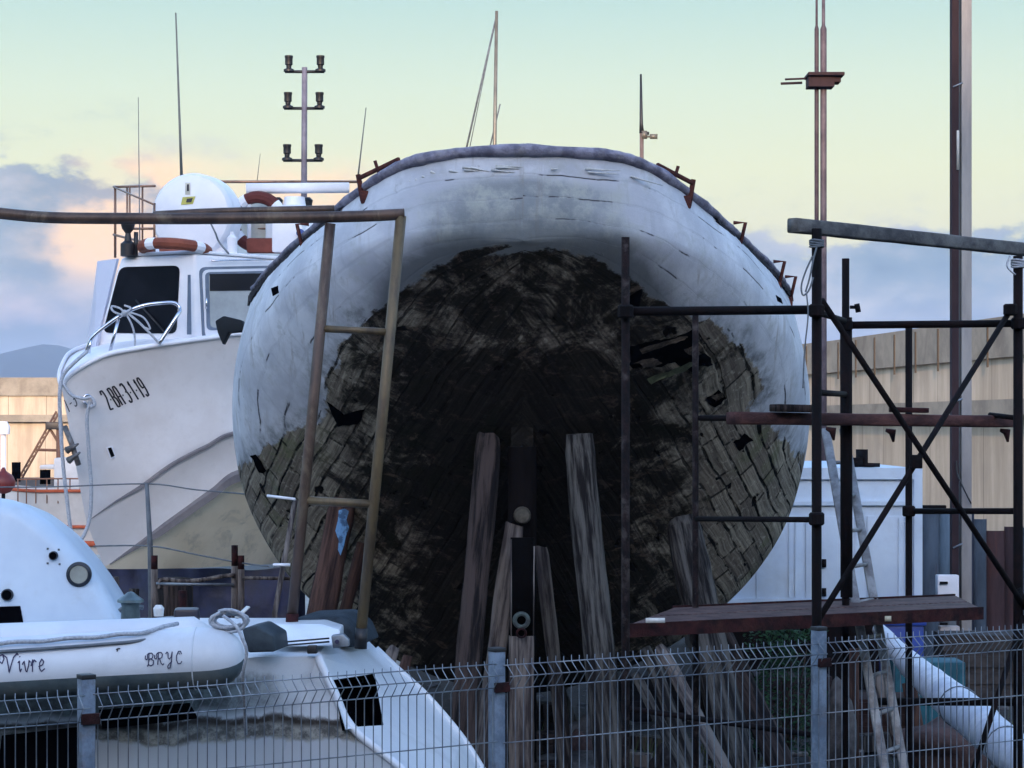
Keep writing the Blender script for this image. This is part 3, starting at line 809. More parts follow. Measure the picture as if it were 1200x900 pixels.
def grid_mesh(rows, close=False, thick=0):
    bm = bmesh.new(); g = [[bm.verts.new(p) for p in r] for r in rows]
    for i in range(len(g) - 1):
        for k in range(len(g[0]) - (0 if close else 1)):
            k2 = (k + 1) % len(g[0]); bm.faces.new((g[i][k], g[i + 1][k], g[i + 1][k2], g[i][k2]))
    bmesh.ops.recalc_face_normals(bm, faces=bm.faces)
    return bm

# ================================================================ WHITE MOTOR BOAT (left)
def build_motorboat():
    ph = R(40); A = Vector((math.sin(ph), math.cos(ph))); Nn = Vector((math.cos(ph), -math.sin(ph))); X0, Y0 = -5.73, 28.0
    def loc(s, b, z): return Vector((X0 + A.x * s + Nn.x * b, Y0 + A.y * s + Nn.y * b, z))
    def sol(px, py, b):      # station and height that put this offset at a given place
        k = (px - 600) / F; s = (k * (Y0 + Nn.y * b) - X0 - Nn.x * b) / (A.x - k * A.y)
        Y = Y0 + A.y * s + Nn.y * b; return s, b, CAMH + (HOR - py) / F * Y
    root = thing('motor_boat', loc(4, 0, 0), 'white motor boat on stands with flared bow, pulpit and a railed cabin roof', 'boat')
    sheer = [sol(72, 452, 0), sol(84, 437, .12), sol(120, 417, .36), sol(160, 408, .62), sol(205, 401, .86), sol(250, 395, 1.05), sol(285, 391, 1.18)]
    sheer += [(sheer[-1][0] + 1.2, 1.42, sheer[-1][2] - .02), (sheer[-1][0] + 3, 1.5, sheer[-1][2] - .06), (8.2, 1.4, sheer[-1][2])]
    ch1 = [sol(101, 612, .0), sol(112, 604, .05), sol(135, 588, .16), sol(165, 570, .34), sol(200, 545, .6), sol(240, 524, .82), sol(280, 507, .98)]
    ch1 += [(ch1[-1][0] + 1.2, 1.18, ch1[-1][2] - .04), (ch1[-1][0] + 3, 1.28, ch1[-1][2] - .1), (8.2, 1.25, ch1[-1][2] - .1)]
    ch2 = [sol(122, 664, .0), sol(130, 660, .03), sol(152, 645, .12), sol(180, 626, .28), (0, 0, 0), sol(245, 580, .72), sol(285, 556, .92)]
    ch2[4] = sol(212, 603, .5)
    ch2 += [(ch2[-1][0] + 1.2, 1.12, ch2[-1][2] - .06), (ch2[-1][0] + 3, 1.2, ch2[-1][2] - .1), (8.2, 1.18, ch2[-1][2] - .12)]
    k0 = sol(123, 666, 0)
    keel = [k0, (k0[0] + .12, 0, k0[2] - .015), (k0[0] + .4, 0, k0[2] - .03), (k0[0] + .9, 0, k0[2] - .05), (k0[0] + 1.5, 0, k0[2] - .07), (k0[0] + 2.2, 0, k0[2] - .08), (k0[0] + 3, 0, k0[2] - .09), (k0[0] + 4.2, 0, k0[2] - .1), (k0[0] + 6, 0, k0[2] - .1), (8.2, 0, k0[2] - .1)]
    N = 48
    def res(l): 
        v = catmull(l, 8); return v
    L = [res(sheer), res(ch1), res(ch2), res(keel)]
    m_h = bpy.data.materials.new('warm_lit_hull_paint'); m_h.use_nodes = True; t = NT(m_h.node_tree); b = t.n['Principled BSDF']
    ob = t.new('ShaderNodeTexCoord').outputs['Object']; n1 = t.noise(ob, 1.0, 7, .65); n2 = t.noise(ob, 7, 8, .7)
    c = t.mix(t.smooth(n1, .35, .65), (.66, .62, .60), (.76, .73, .72)); c = t.mix(t.math('MULTIPLY', t.smooth(n2, .55, .75), .25), c, (.45, .43, .42))  # warm tint of the low sun put into the white paint
    t.put(b.inputs['Base Color'], c); b.inputs['Roughness'].default_value = .3
    m_bot = M('warm_lit_bottom_paint', (.88, .76, .58), (.80, .68, .50), 1.5, .6, 0, .1, dirt=(.36, .32, .25), dirt_amt=.5, dirt_scale=2.5)  # warm light from below put into the bottom's colour
    m_ch = M('shaded_chine', (.22, .20, .20), (.15, .14, .15), 3, .6)  # grey carries the shading of the downward-facing strips
    def side(sg, la, lb, nrow, bulge):
        rows = []
        for a, c in zip(la, lb):
            r = []
            for j in range(nrow + 1):
                t = j / nrow; p = Vector(a).lerp(Vector(c), t)
                k = math.sin(t * math.pi) * bulge * min(1, (a[1] + c[1]) / .8)
                r.append(loc(p.x, sg * max(0, p.y + k), p.z))
            rows.append(r)
        return rows
    bm = bmesh.new()
    for sg in (1, -1):
        for la, lb, n, bu in ((L[0], L[1], 14, -.13), (L[1], L[2], 6, -.04)):
            g = [[bm.verts.new(p) for p in r] for r in side(sg, la, lb, n, bu)]
            for i in range(len(g) - 1):
                for k in range(n): bm.faces.new((g[i][k], g[i + 1][k], g[i + 1][k + 1], g[i][k + 1]))
    # transom
    e = [l[-1] for l in L]
    bm.faces.new([bm.verts.new(loc(p[0], p[1], p[2])) for p in e] + [bm.verts.new(loc(p[0], -p[1], p[2])) for p in e[::-1][1:]])
    bmesh.ops.remove_doubles(bm, verts=bm.verts, dist=.002); bmesh.ops.recalc_face_normals(bm, faces=bm.faces)
    hull = obj('hull', bm, m_h, root, angle=30)
    bm = bmesh.new()
    for sg in (1, -1):
        g = [[bm.verts.new(p) for p in r] for r in side(sg, L[2], L[3], 6, .03)]
        for i in range(len(g) - 1):
            for k in range(6):
                try: bm.faces.new((g[i][k], g[i + 1][k], g[i + 1][k + 1], g[i][k + 1]))
                except ValueError: pass
    bmesh.ops.remove_doubles(bm, verts=bm.verts, dist=.002); bmesh.ops.recalc_face_normals(bm, faces=bm.faces)
    obj('bottom', bm, m_bot, root)
    # chines (spray rails) as real strips
    for l, wd, dp, nm in ((L[1], .055, .03, 'spray_rail'), (L[2], .15, .07, 'chine_strip')):
        for sg in (1, -1):
            c = bmesh.new(); prev = None
            for i, p in enumerate(l):
                if p[1] < .02: continue
                f = min(1, p[1] / .35) 
                pts = [loc(p[0], sg * (p[1] - .0), p[2] + wd * f * .5), loc(p[0], sg * (p[1] + dp * f * .5 + .01), p[2] + wd * f * .2), loc(p[0], sg * (p[1] + dp * f * .3 + .01), p[2] - wd * f * .55), loc(p[0], sg * (p[1] - .05 * f), p[2] - wd * f * .5)]
                cur = [c.verts.new(q) for q in pts]
                if prev:
                    for k in range(4): c.faces.new((prev[k], cur[k], cur[(k + 1) % 4], prev[(k + 1) % 4]))
                prev = cur
            bmesh.ops.recalc_face_normals(c, faces=c.faces); obj(nm, c, m_ch, root)
    # gunwale moulding
    g = bmesh.new()
    for sg in (1, -1): sweep(g, [loc(p[0], sg * (p[1] + .01), p[2]) for p in L[0]], .028, 8, ry=.035)
    obj('gunwale', g, m_whitecabin, root)
    # deck, rising to the bow
    rows = [[loc(p[0], b_ * max(p[1] - .03, 0), p[2] - .03 + .08 * (1 - b_ * b_) * min(1, p[1])) for b_ in (-1, -.6, -.2, .2, .6, 1)] for p in L[0]]
    obj('deck', grid_mesh(rows), m_whitecabin, root)
    # cabin: plan corners in the boat's own frame, raked front
    zt = P(228, 299, Y0).z + .0
    sF = sol(230, 408, .78)[0]; sL = sol(108, 412, -.78)[0]
    s_front = .5 * (sF + sL) + .05
    zb = CAMH + (HOR - 412) / F * 28.7
    def topz(py, s, b_): Y = Y0 + A.y * s + Nn.y * b_; return CAMH + (HOR - py) / F * Y
    # front pane frame
    fBL = Vector(loc(*sol(108, 414, -.72))); fBR = Vector(loc(*sol(229, 408, .80))); fTR = Vector(loc(*sol(229, 297, .86))); fn = (fBR - fBL).cross(fTR - fBL).normalized()
    def onplane(px, py, p0, n):
        o_ = Vector((0, 0, CAMH)); d_ = P(px, py, 1) - o_; return o_ + d_ * ((p0 - o_).dot(n) / d_.dot(n))
    fTL = onplane(141, 301, fBL, fn)
    back = 3.6; bvec = Vector((A.x, A.y, 0)) * back; N3 = Vector((Nn.x, Nn.y, 0))
    bBR = fBR + bvec + N3 * .3; sn = (bBR - fBR).cross(fTR - fBR).normalized()
    bTR = fTR + bvec; bTR = bTR - sn * (bTR - fBR).dot(sn)
    pts_b = [fBL, fBR, bBR, fBL + bvec * 1.05 - N3 * .3]
    pts_t = [fTL, fTR, bTR, fTL + bvec - N3 * .3]
    def ext(t_, b_): return b_ + (b_ - t_).normalized() * .12
    planes = {'f': (fBL, fn), 's': (fBR, sn)}
    bm = bmesh.new(); lo_ = [bm.verts.new(ext(q, p)) for q, p in zip(pts_t, pts_b)]; hi_ = [bm.verts.new(p) for p in pts_t]
    bm.faces.new(hi_); bm.faces.new(lo_[::-1])
    for i in range(4): bm.faces.new((lo_[i], lo_[(i + 1) % 4], hi_[(i + 1) % 4], hi_[i]))
    bmesh.ops.recalc_face_normals(bm, faces=bm.faces)
    bmesh.ops.bevel(bm, geom=list(bm.edges), offset=.05, segments=3, affect='EDGES', profile=.5)
    cabin = obj('cabin', bm, m_whitecabin, root)
    T = tree_of(cabin); O = Vector((0, 0, CAMH))
    def on(px, py, out=0.0):
        d = (P(px, py, 10) - O).normalized(); h = T.ray_cast(O, d); n = h[1] if h[1].dot(d) < 0 else -h[1]; return h[0] + n * out, n
    def panel(name, poly, mat, out, th, par=root, bev=.0):
        pl = planes['f' if poly[0][0] < 215 else 's']; n = pl[1] if pl[1].dot(Vector((0, -1, 0))) > 0 else -pl[1]
        pts = [onplane(x, y, *pl) + n * (out - th) for x, y in poly]
        return obj(name, prism(pts, n * th, bev), mat, par, smooth=bool(bev))
    def rounded(poly, r=7, n=4):
        out = []
        for i, p in enumerate(poly):
            a = Vector(poly[i - 1]); b_ = Vector(p); c = Vector(poly[(i + 1) % len(poly)])
            u = b_ + (a - b_).normalized() * r; v = b_ + (c - b_).normalized() * r
            for k in range(n + 1):
                t = k / n; out.append(tuple(u.lerp(b_, t).lerp(b_.lerp(v, t), t)))
        return out
    wf = panel('windscreen', rounded([(141, 313), (211, 311), (207, 391), (121, 390)], 8), m_glass, .012, .02)
    wq = [onplane(x, y, *planes['f']) + Vector((0, -.05, 0)) for x, y in ((196, 392), (178, 372), (160, 352))]
    obj('wiper', tube(wq, .012, 6), m_black, root)
    
    obj('grab_rail', tube([onplane(x, y, *planes['s']) + Vector((.03, -.06, 0)) for x, y in ((246, 306), (262, 305.5), (290, 305), (318, 304.5))], .012, 6), m_chrome, root)
    obj('door_handle', tube([onplane(x, y, *planes['s']) + Vector((.03, -.06, 0)) for x, y in ((240, 350), (240, 362))], .014, 6), m_chrome, root)
    # wing at the far side of the windscreen
    w1 = [P(137, 303, 29.2), P(114, 306, 29.9), P(101, 412, 29.8), P(110, 414, 29.1)]
    obj('side_wing', prism(w1, (.02, .06, 0)), M('lavender_paint', (.60, .60, .70), (.55, .55, .66), 2, .5), root, smooth=False)
    wy = [on(x, y)[0].y for x, y in ((260, 330), (300, 330))]
    m_fr = M('window_seal', (.16, .2, .27), None, 4, .5)
    panel('door_seal', rounded([(233, 313), (330, 311), (330, 398), (237, 400)], 8), m_fr, .010, .02)
    panel('side_door', rounded([(236, 316), (330, 314), (330, 396), (240, 397)], 8), m_whitecabin, .020, .02)
    panel('side_window_seal', rounded([(239, 319), (325, 317), (325, 386), (241, 387)], 6), m_fr, .028, .02)
    panel('side_window', rounded([(243, 321), (323, 320), (323, 382), (245, 384)], 5), M('pale_curtained_glass', (.40, .42, .42), (.33, .35, .35), 3, .15), .034, .02)
    panel('blind', [(244, 321), (323, 320), (323, 340), (244, 341)], m_glass, .040, .01)
    panel('grab_groove', [(220, 322), (223, 322), (224, 392), (219, 392)], m_fr, .008, .01)
    # roof slab
    roofc = [p + Vector((0, 0, .0)) for p in pts_t]
    obj('roof', prism([p + Vector((0, 0, .002)) for p in roofc], (0, 0, .045), .015), m_whitecabin, root)
    zr = fTR.z + .05
    # dome canister
    Yd = 29.3; c = P(223, 252, Yd); rd = 50 / F * Yd
    axd = Vector((-.22, -1, .0)).normalized()
    prof = [(.02, .0), (rd * .35, -.012), (rd * .75, -.03), (rd * .93, -.06), (rd * .985, -.10), (rd, -.15), (rd, -.2), (rd * .985, -.22), (rd, -.24), (rd * 1.0, -.50), (rd * .9, -.58), (.02, -.6)]
    dome = obj('radome', lathe([(r, h) for r, h in prof], c - axd * -.05, axd, 40), m_whitecabin, root)
    obj('radome_foot', bx((c.x + .12, c.y + .28, zr + .12), .75, .4, .34, rot=-.2, bev=.05), m_whitecabin, root)
    # stickers
    Td = tree_of(dome)
    def sticker(poly, mat, out, par, nm='sticker'):
        q = []
        for x, y in poly:
            d = (P(x, y, 10) - O).normalized(); h = Td.ray_cast(O, d)
            if h[0] is None: return
            q.append(h[0] - d * out)
        obj(nm, prism(q, (0, -.004, 0)), mat, par, smooth=False)
    m_y = M('yellow_sticker', (.50, .47, .10), None, 9, .5)
    m_w = M('cream_sticker', (.62, .6, .5), None, 9, .5)
    sticker([(217, 214), (223, 214), (223, 228), (217, 228)], m_w, .006, dome); sticker([(219, 216), (221.5, 216), (221.5, 224), (219, 224)], m_ink, .014, dome)
    sticker([(214, 231), (229, 230), (226, 239), (212, 240)], m_y, .006, dome); sticker([(219, 233), (226, 232), (224, 237), (218, 237)], m_ink, .014, dome)
    obj('radome_cable', tube(catmull([P(247, 262, 29.0), P(252, 272, 28.95), P(257, 284, 29.0), P(268, 297, 28.9)], 5), .012, 6), m_greyrub, root)
    # roof rails
    mt = M('bronze_tinted_rail', (.30, .17, .11), (.2, .12, .09), 6, .4, .6)
    rl = bmesh.new()
    def rt(a, b_, r=.017): sweep(rl, [a, b_], r, 6)
    za = [(133, 219, 30.6), (178, 218, 29.9), (420, 212, 31.8)]
    rt(P(133, 219, 30.4), P(182, 218, 30.2)); rt(P(133, 219, 30.4), P(181, 240, 28.9), .014); rt(P(181, 238, 28.9), P(181, 297, 28.9))
    for x, yb, Y in ((135, 302, 30.4), (149, 297, 30.4), (152, 297, 30.3), (167, 297, 30.3)): rt(P(x, 219, Y), P(x, yb, Y), .019 if x == 135 else .014)
    rt(P(133, 275, 30.4), P(181, 287, 28.9)); rt(P(149, 268, 30.3), P(181, 268, 30.2)); obj('roof_rail', rl, mt, root); rl = bmesh.new()
    rt(P(258, 213, 30.6), P(424, 213, 31.6), .02)
    rt(P(300, 268, 30.6), P(330, 268, 30.6), .012); rt(P(290, 240, 30.6), P(345, 240, 30.9), .014)
    obj('roof_rail', rl, mt, root)
    obj('radar_support', tube([P(292, 226, 30.2), P(292, 300, 30.2)], .03, 8), m_whitecabin, root)
    # nav light / searchlight
    obj('searchlight', lathe([(.10, 0), (.10, .16), (.05, .2), (.035, .3), (.08, .36), (.10, .44), (.06, .5)], P(150, 300, 28.9), (0, 0, 1), 16), m_black, root)
    obj('horn_post', tube([P(159, 300, 28.9), P(159.5, 272, 28.9)], .03, 8), m_black, root)
    # radar
    Yr = 30.3
    ped = lathe([(.40, 0), (.40, .45), (.36, .55), (.16, .6), (.14, .72)], P(345, 292, Yr), (0, 0, 1), 24); obj('radar_pedestal', ped, m_whitecabin, root)
    obj('radar_box', bx(P(338, 275, Yr - .5), .42, .3, .5, bev=.03), m_whitecabin, root)
    obj('blue_badge', lathe([(.055, 0), (.055, .012)], P(352, 273, Yr - .67), (0, -1, 0), 20), M('blue_badge', (.03, .08, .3), None, 5, .4), root)
    a = P(289, 221, Yr); e = P(409, 220, Yr); sw = bmesh.new(); sweep(sw, [a, e], .082, 12, ry=.07, flat=4); obj('radar_scanner', sw, m_whitecabin, root)
    # light tower with three cross arms
    Ym = 31.0; mp = bmesh.new(); sweep(mp, [P(356, 290, Ym), P(357, 79, Ym)], [.045, .04], 10)
    mast = obj('light_mast', mp, M('mast_grey_paint', (.19, .18, .22), (.12, .11, .14), 5, .5), root)
    for y, xc in ((84, 357), (127, 356), (188, 355)):
        ab = bmesh.new(); sweep(ab, [P(xc - 23, y, Ym), P(xc + 23, y, Ym)], .022, 6, flat=4)
        arm = obj('cross_arm', ab, m_black, mast)
    for y, xc in ((84, 357), (127, 356), (188, 355)):
        for sx in (-1, 1):
            c_ = P(xc + sx * 18.5, y, Ym)
            obj('signal_lamp', lathe([(.075, 0), (.075, .03), (.035, .05), (.04, .09), (.055, .10), (.055, .19), (.06, .2), (.06, .225)], c_, (0, 0, 1), 14), m_black, mast)
    for x, y in ((326, 240), (361, 240)):
        obj('signal_lamp', lathe([(.07, 0), (.05, .06), (.07, .16), (.03, .2)], P(x, y + 8, Yr + .3), (0, 0, 1), 12), m_black, root)
    # whip antennas
    for x0, y0, x1, y1, Y, r in ((164, 296, 162, 114, 30.0, .008), (213, 214, 206, 15, 30.2, .018), (419, 212, 429, 126, 31.0, .012), (301, 215, 305, 180, 31.0, .006)):
        obj('whip_antenna', tube([P(x0, y0, Y), P((x0 * 3 + x1) / 4, (y0 * 3 + y1) / 4, Y), P(x1, y1, Y)], [r * 1.3, r, r * .6], 6), M('green_grey_whip', (.10, .12, .12), None, 3, .5) if x0 != 164 else m_greyrub, root)
    # pulpit
    pb = bmesh.new(); Yp = 28.15
    top = catmull([P(101, 413, Yp + .05), P(107, 397, Yp), P(121, 384, Yp), P(146, 367, Yp), P(168, 358, Yp), P(190, 355, Yp + .05), P(204, 355, Yp + .1), P(211, 362, Yp + .1), P(207, 371, Yp), P(186, 403, Yp - .05)], 5)
    sweep(pb, top, .024, 10)
    sweep(pb, [P(104, 414, Yp), P(107, 396, Yp)], .02, 8); sweep(pb, [P(129, 412, Yp), P(139, 374, Yp)], .022, 8)
    pul = obj('pulpit', pb, m_chrome, root)
    k = bmesh.new()
    sweep(k, catmull([P(145, 370, Yp - .05), P(133, 365, Yp - .08), P(131, 359, Yp - .05), P(140, 361, Yp - .05), P(147, 366, Yp - .07), P(153, 361, Yp - .05), P(146, 358, Yp)], 5), .014, 6)
    sweep(k, catmull([P(148, 368, Yp - .05), P(155, 382, Yp - .05), P(158, 396, Yp - .02), P(158, 410, Yp)], 5), .013, 6)
    sweep(k, catmull([P(150, 367, Yp - .05), P(163, 378, Yp - .06), P(176, 391, Yp - .04), P(186, 402, Yp)], 5), .016, 6)
    sweep(k, catmull([P(152, 366, Yp - .05), P(168, 372, Yp - .07), P(176, 385, Yp - .05), P(170, 384, Yp - .05)], 5), .012, 6)
    bmesh.ops.create_icosphere(k, subdivisions=2, radius=.045, matrix=__import__('mathutils').Matrix.Translation(P(146, 367, Yp - .04)))
    o = obj('rope', k, m_rope, None, 'white rope knotted over the polished bow rail of the motor boat', 'rope')
    # mooring lines at the bow
    mr = bmesh.new(); Yq = 27.82
    sweep(mr, catmull([P(102, 412, 27.95), P(88, 424, Yq), P(74, 440, Yq), P(70, 462, Yq - .03), P(71, 500, Yq), P(74, 545, Yq), P(79, 590, Yq), P(84, 625, Yq), P(92, 636, Yq), P(104, 612, Yq + .1), P(107, 575, Yq + .1), P(104, 530, Yq + .1), P(102, 490, Yq + .05), P(106, 470, Yq + .05)], 8), .024, 8)
    sweep(mr, catmull([P(74, 450, Yq), P(84, 463, Yq), P(98, 467, Yq), P(107, 466, Yq), P(111, 474, Yq), P(106, 477, Yq)], 6), .022, 8)
    obj('mooring_line', mr, m_rope, None, 'pale mooring line hanging in a long loop from the bow of the motor boat', 'rope')
    # fairlead, through-hull, anchor on the stem
    Th = tree_of(hull)
    def onh(px, py, out=0):
        d = (P(px, py, 10) - O).normalized(); h = Th.ray_cast(O, d)
        if h[0] is None: return P(px, py, 28)
        n = h[1] if h[1].dot(d) < 0 else -h[1]; return h[0] + n * out
    fl = bmesh.new(); sweep(fl, catmull([onh(97, 466, .03), onh(101, 462, .03), onh(107, 466, .03), onh(108, 473, .03), onh(103, 475, .03), onh(97, 470, .03)], 4), .018, 6); obj('fairlead', fl, m_chrome, root)
    obj('vent_plate', prism([onh(x, y, .006) for x, y in ((124, 524), (132, 522), (136, 536), (129, 538))], (0, -.006, 0)), m_whitecabin, root)
    obj('vent_hole', prism([onh(x, y, .014) for x, y in ((126, 525), (130, 524), (134, 534), (130, 536))], (0, -.006, 0)), m_void, root, smooth=False)
    an = bmesh.new()
    sweep(an, [P(76, 500, 27.95), P(84, 520, 27.85), P(92, 545, 27.8)], .035, 6)
    for a, b_ in (((78, 528), (92, 520)), ((80, 540), (94, 530))): sweep(an, [P(*a, 27.8), P(*b_, 27.75)], [.05, .012], 6)
    obj('anchor', an, M('anchor_iron', (.22, .22, .22), (.1, .09, .09), 10, .6, .4, .4), root)
    obj('registration', lettering('2-BA-3-1-19', (129, 480), (47, -17), (-13, -21), Th, 1.9, .28, {'-': .45, '1': .6}), m_ink, root)
    obj('far_registration', lettering('1-3', (80, 484), (11, -10), (-6, -14), Th, 1.1), m_ink, root)
    # life rings
    t1 = torus(P(205, 292, 28.85), (0.05, .1, 1), .42, .075, 40, 10, True)
    obj('life_ring', t1, [m_orange, m_whitecabin], None, 'orange life ring lying flat on the cabin roof under the white radome', 'life ring', 'orange life rings of the motor boat')
    t2 = torus(P(302, 260, 30.2), (.15, 1, .05), .34, .085, 40, 10, True)
    obj('life_ring', t2, [M('dark_orange', (.12, .03, .025), None, 5, .6), m_whitecabin], None, 'dark orange life ring standing upright behind the radar on the cabin roof', 'life ring', 'orange life rings of the motor boat')
    obj('fender', lathe([(.02, 0), (.22, .03), (.31, .16), (.33, .35), (.3, .55), (.2, .66), (.03, .7)], P(304, 285, 30.9), (0, 0, 1), 24), M('cream_cover', (.7, .66, .56), (.55, .52, .46), 3, .7), None, 'round cream buoy seen inside the upright orange life ring on the cabin roof', 'buoy')
    # clutter on the roof: a white canister
    obj('canister', lathe([(.06, 0), (.07, .02), (.07, .22), (.03, .26), (.03, .3)], P(272, 298, 29.2), (0, 0, 1), 14), m_whitecabin, None, 'small white canister standing on the cabin roof beside the radome', 'canister')
    obj('cushion', bx(P(311, 288, 29.8), .5, .2, .2, bev=.04), M('rust_red_cloth', (.2, .06, .045), None, 6, .8), None, 'rust red bundle on the cabin roof below the upright life ring', 'bundle')
    # steel stands and keel blocks
    for s_, nm in ((1.2, 'a'), (4.6, 'b')):
        zk = keel[5][2] - .09
        c0 = loc(s_ + k0[0], 0, 0); tb = bmesh.new(); box(tb, c0 + Vector((0, 0, zk / 2 - .01)), .34, .34, zk - .02, rot=-ph)
        obj('keel_block', tb, m_dwood2, None, ('nearer' if nm == 'a' else 'farther') + ' timber block under the keel of the white motor boat', 'block', 'keel blocks under the motor boat')
    return root
build_motorboat()

# dark torn sheeting between the two boats
g = prism([P(252, 376, 27.2), P(262, 370, 27.2), P(283, 375, 27.2), P(290, 388, 27.2), P(268, 390, 27.2), P(261, 404, 27.2), P(255, 390, 27.2)], (0, .25, 0), .02)
obj('anchor_cover', g, M('black_green_cloth', (.012, .016, .02), None, 8, .7), None, 'black pointed cloth cover on the gunwale where the two hulls overlap', 'cover')
# ================================================================ FOREGROUND WHITE BOAT (behind the mesh fence)
def build_near_boat():
    root = thing('sailing_boat', Vector((-3.2, 13.9, 0)), 'white boat with rounded cabin, portholes and sloping stern close behind the mesh fence', 'boat')
    Yn, Yf = 13.3, 15.6
    m_side = bpy.data.materials.new('stained_white_side'); m_side.use_nodes = True; t = NT(m_side.node_tree); b = t.n['Principled BSDF']
    ob = t.new('ShaderNodeTexCoord').outputs['Object']; sp = t.new('ShaderNodeSeparateXYZ'); t.l.new(ob, sp.inputs[0])
    n1 = t.noise(ob, 3, 9, .7); n2 = t.noise(ob, 12, 9, .75); z = t.math('ADD', sp.outputs[2], t.math('MULTIPLY', t.math('SUBTRACT', n1, .5), .22))
    c = t.mix(t.smooth(n1, .3, .7), (.60, .64, .68), (.72, .77, .82))
    band = t.smooth(z, 1.40, 1.36)
    c = t.mix(band, c, t.mix(t.smooth(n2, .4, .62), (.10, .10, .095), (.40, .40, .36)))
    edge = t.math('MULTIPLY', t.smooth(z, 1.33, 1.365), t.smooth(z, 1.41, 1.375)); c = t.mix(t.math('MULTIPLY', edge, t.smooth(n2, .3, .5)), c, (.04, .03, .025))
    c = t.mix(t.smooth(z, 1.27, 1.24), c, (.50, .55, .60))
    gx = t.smooth(t.math('ADD', sp.outputs[0], t.math('MULTIPLY', t.math('SUBTRACT', n1, .5), .9)), 2.1, 1.2); gz = t.math('MULTIPLY', t.smooth(z, 1.70, 1.62), t.smooth(z, 1.37, 1.46))
    c = t.mix(t.math('MULTIPLY', t.math('MULTIPLY', gx, gz), .93), c, t.mix(t.smooth(n2, .4, .6), (.012, .018, .018), (.09, .13, .13)))
    t.put(b.inputs['Base Color'], c); b.inputs['Roughness'].default_value = .5
    # hull: near side profile, far side, sloping stern
    top = [P(-330, 800, Yn), P(-100, 796, Yn), P(150, 790, Yn), P(300, 770, Yn + .25), P(372, 769, Yn + .35)]
    corner = [P(372, 769, Yn + .35), P(392, 812, Yn + .3), P(412, 852, Yn + .25), P(468, 898, Yn + .15), P(520, 946, Yn), P(560, 990, Yn)]
    fcorner = [P(441, 760, Yf - .3), P(466, 784, Yf - .35), P(500, 815, Yf - .4), P(540, 862, Yf - .5), P(566, 902, Yf - .6), P(610, 975, Yf - .7)]
    bm = bmesh.new()
    tv = [bm.verts.new(p) for p in top[:-1]]; cv = [bm.verts.new(p) for p in corner]; fv = [bm.verts.new(p) for p in fcorner]
    bt = [bm.verts.new(Vector((p.x, p.y + .25, .75))) for p in top[:-1]] + [bm.verts.new(Vector((-.2, Yn + .35, .72)))]
    # side skin
    for i in range(len(tv) - 1): bm.faces.new((tv[i], tv[i + 1], bt[i + 1], bt[i]))
    bm.faces.new([tv[-1], cv[0], bt[-2]])
    for i in range(5): bm.faces.new([bt[-2], cv[i], cv[i + 1]])
    bm.faces.new([bt[-2], cv[5], bt[-1]])
    bmesh.ops.recalc_face_normals(bm, faces=bm.faces)
    obj('side', bm, m_side, root, smooth=False)
    for q in ([(2, 862), (92, 852), (92, 960), (-10, 960)], [(116, 832), (222, 824), (232, 842), (180, 848), (120, 854)]):
        obj('side_window', prism([P(x, y, Yn - .012) for x, y in q], (0, .012, 0)), m_void, root, smooth=False)
    # stern face, cut for the opening
    bm = bmesh.new(); cv = [bm.verts.new(p) for p in corner]; fv = [bm.verts.new(p) for p in fcorner]
    def onface(px, py):      # interpolate depth across the stern face
        best = None
        for i in range(5):
            for k in range(41):
                t_ = k / 40; a = corner[i].lerp(corner[i + 1], t_); c_ = fcorner[i].lerp(fcorner[i + 1], t_)
                ax = 600 + F * a.x / a.y; ay = HOR - F * (a.z - CAMH) / a.y; cx = 600 + F * c_.x / c_.y; cy = HOR - F * (c_.z - CAMH) / c_.y
                L = (cx - ax) ** 2 + (cy - ay) ** 2; u = ((px - ax) * (cx - ax) + (py - ay) * (cy - ay)) / L
                d = abs((px - ax) * (cy - ay) - (py - ay) * (cx - ax)) / math.sqrt(L)
                if best is None or d < best[0]: best = (d, a.lerp(c_, u))
        return best[1]
    hole = [onface(*q) for q in ((388, 797), (437, 790), (447, 850), (406, 855))]
    hv = [bm.verts.new(p) for p in hole]
    # ring of faces between outline and opening
    A_, B_, C_, D_ = hv
    bm.faces.new((cv[0], fv[0], B_, A_)); bm.faces.new((fv[0], fv[1], fv[2], B_)); bm.faces.new((fv[2], fv[3], C_, B_)); bm.faces.new((fv[3], fv[4], cv[4], cv[3]))
    bm.faces.new((fv[3], cv[3], C_)); bm.faces.new((cv[3], cv[2], D_, C_)); bm.faces.new((cv[2], cv[1], D_)); bm.faces.new((cv[1], cv[0], A_, D_)); bm.faces.new((fv[4], fv[5], cv[5], cv[4]))
    bmesh.ops.recalc_face_normals(bm, faces=bm.faces)
    obj('stern', bm, m_white, root, smooth=False)
    # dark locker behind the opening
    dv = Vector((-.12, .6, -.10)); lk = bmesh.new(); a = [lk.verts.new(p + (sum(hole, Vector()) / 4 - p) * -.03 + dv * .02) for p in hole]; c_ = [lk.verts.new(p + dv) for p in hole]
    for i in range(4): lk.faces.new((a[i], a[(i + 1) % 4], c_[(i + 1) % 4], c_[i]))
    lk.faces.new(c_); obj('locker', lk, m_void, root, smooth=False)
    # rounded bead along the edges of the stern
    for l, r in ((corner, .028), (fcorner, .022)):
        obj('edge_moulding', tube(catmull(l, 4), r, 8), m_white, root)
    # deck
    dk = bmesh.new(); near = [P(-330, 800, Yn), P(-100, 796, Yn), P(150, 790, Yn), P(300, 770, Yn + .25), P(372, 769, Yn + .35), P(441, 760, Yf - .3)]
    zf = 1.82
    far = [Vector((p.x, Yf + .2, zf)) for p in near[:-1]]
    nv = [dk.verts.new(p) for p in near[:-1]]; fv2 = [dk.verts.new(p) for p in far]; ev = dk.verts.new(near[-1])
    for i in range(4): dk.faces.new((nv[i], nv[i + 1], fv2[i + 1], fv2[i]))
